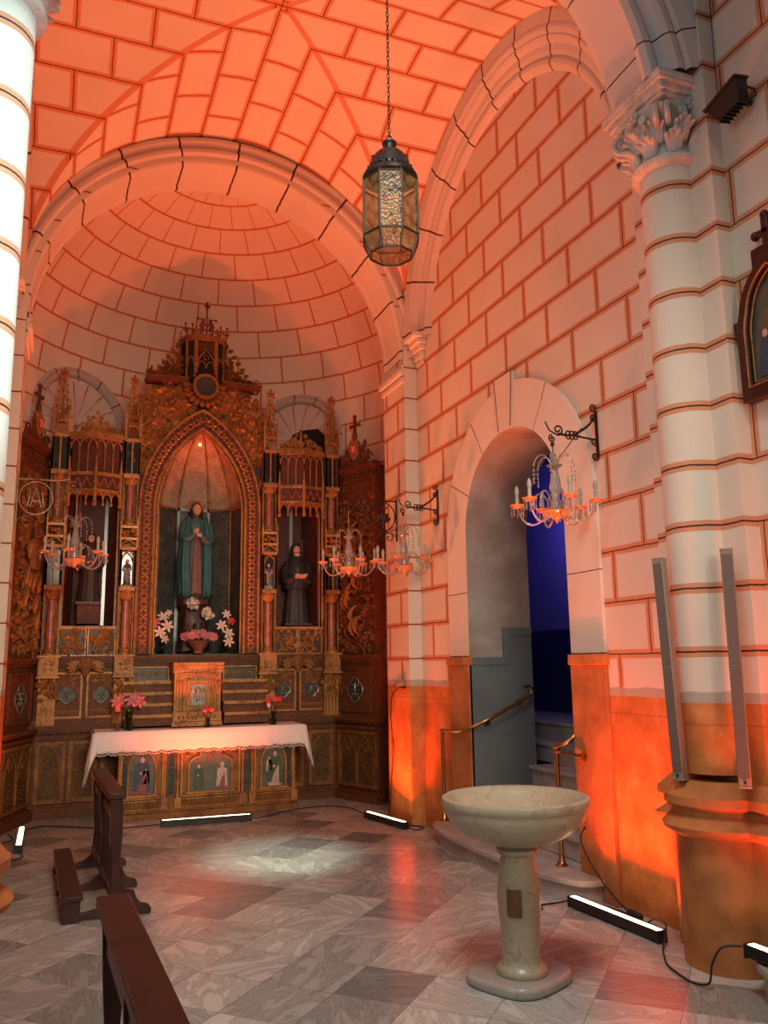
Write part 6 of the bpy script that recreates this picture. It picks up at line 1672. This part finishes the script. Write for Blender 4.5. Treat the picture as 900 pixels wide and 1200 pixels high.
# ------------------------------------------------------------------ lights
def area(name, loc, size, sy, color, power, direction, spread=PI):
    l = bpy.data.lights.new(name, 'AREA'); l.shape = 'RECTANGLE'; l.size = size; l.size_y = sy; l.color = color; l.energy = power; l.spread = spread
    o = bpy.data.objects.new(name, l); col.objects.link(o); o.location = loc
    o.rotation_mode = 'XYZ'; return o
RED = (1., .10, .024)
def bar_light(k, target, power, color=RED, spread=PI):
    c, rz, L_, z0 = BARS[k]; o = area('bar_lamp', (c.x, c.y, z0 + .075), L_ - .04, .035, color, power, None, spread)
    d = (Vector(target) - Vector((c.x, c.y, z0))).normalized(); x = Vector((cos(rz), sin(rz), 0)); x = (x - d * x.dot(d)).normalized(); z = -d; y = z.cross(x)
    o.rotation_euler = Matrix((x, y, z)).transposed().to_euler(); return o
SPR = math.radians(95)
bar_light(0, (1.6, 9.3, 4), 34, RED, SPR)
bar_light(1, (3.36, 8.15, 3), 24, RED, SPR)
bar_light(2, (3.52, 4.6, 3), 25, RED, SPR)
bar_light(3, (3.52, 3.0, 3), 20, RED, SPR)
bar_light(4, (-.36, 8.9, 4), 14, RED, SPR)
def spot(name, loc, tgt, color, power, ang, blend=.5, r=.05):
    l = bpy.data.lights.new(name, 'SPOT'); l.color = color; l.energy = power; l.spot_size = math.radians(ang); l.spot_blend = blend; l.shadow_soft_size = r
    o = bpy.data.objects.new(name, l); col.objects.link(o); o.location = loc
    o.rotation_euler = (Vector(tgt) - Vector(loc)).to_track_quat('-Z', 'Y').to_euler(); return o
spot('floor_spot', (1.0, 3.2, 6.0), (1.87, 7.2, 0), (.80, 1., .84), 2600, 13, 1.)
# extra spots added at the light bars, aimed to brighten the vault
# the bars throw their beams up across the bay
spot('bar_beam', (1.54, 8.86, .14), (1.5, 5.6, 7.0), (1., .245, .10), 830, 78, 1., .12)
spot('bar_beam', (-.16, 8.6, .14), (3.55, 5.6, 4.6), (1., .27, .085), 400, 75, 1., .12)
spot('bar_beam', (3.22, 4.5, .14), (.9, 6.6, 7.0), (1., .20, .075), 560, 70, 1., .12)
l = bpy.data.lights.new('niche_lamp_light', 'POINT'); l.color = (1., .15, .05); l.energy = 1.8; l.shadow_soft_size = .02
o = bpy.data.objects.new('niche_lamp_light', l); col.objects.link(o); o.location = (RX, RY + .10, 4.08)
l = bpy.data.lights.new('hall_lamp', 'POINT'); l.color = (.12, .10, 1.); l.energy = 11; l.shadow_soft_size = .1
o = bpy.data.objects.new('hall_lamp', l); col.objects.link(o); o.location = (5.0, 7.9, 3.2)
# unseen cool spot added to brighten the left column
spot('column_fill_spot', (2.0, .6, 4.2), (-.45, 3.75, 3.5), (.50, .86, 1.), 950, 36, .6, .1)
o = area('nave_window_light', (-2.6, 1.2, 3.6), 2.2, 3.2, (.72, .88, 1.), 42, None); o.rotation_euler = (Vector((.0, 3.6, 3.0)) - Vector((-2.6, 1.2, 3.6))).to_track_quat('-Z', 'Y').to_euler()  # cool daylight from the nave windows behind and left of the camera
o = area('altarpiece_fill_light', (1.2, -1.2, 3.4), 2.0, 2.0, (1., .86, .66), 36, None, math.radians(50)); o.rotation_euler = (Vector((1.4, 9.6, 2.0)) - Vector((1.2, -1.2, 3.4))).to_track_quat('-Z', 'Y').to_euler()  # unseen warm fill added to brighten the altarpiece

o = area('floor_fill_light', (.8, 1.6, 6.4), 1.6, 1.6, (1., 1., .90), 42, None, math.radians(80)); o.rotation_euler = (Vector((1.6, 4.4, 0)) - Vector((.8, 1.6, 6.4))).to_track_quat('-Z', 'Y').to_euler()  # unseen neutral fill added overhead to lift the floor and font
w = bpy.data.worlds.new('world'); sc.world = w; w.use_nodes = True
w.node_tree.nodes['Background'].inputs[0].default_value = (.90, .86, .84, 1); w.node_tree.nodes['Background'].inputs[1].default_value = .10

# ------------------------------------------------------------------ camera
cam = bpy.data.cameras.new('camera'); co = bpy.data.objects.new('camera', cam); col.objects.link(co)
cam.sensor_fit = 'VERTICAL'; cam.sensor_height = 36; cam.lens = 970 / 1200 * 36; cam.clip_start = .05
co.location = (0, 0, 1.6); co.rotation_euler = (Matrix.Rotation(math.radians(-21.6), 3, 'Z') @ Matrix.Rotation(math.radians(90 + 10.27), 3, 'X') @ Matrix.Rotation(math.radians(-.82), 3, 'Z')).to_euler(); sc.camera = co
sc.view_settings.view_transform = 'Standard'; sc.view_settings.look = 'None'; sc.view_settings.gamma = 1; sc.view_settings.exposure = 0
sc.view_settings.use_curve_mapping = False
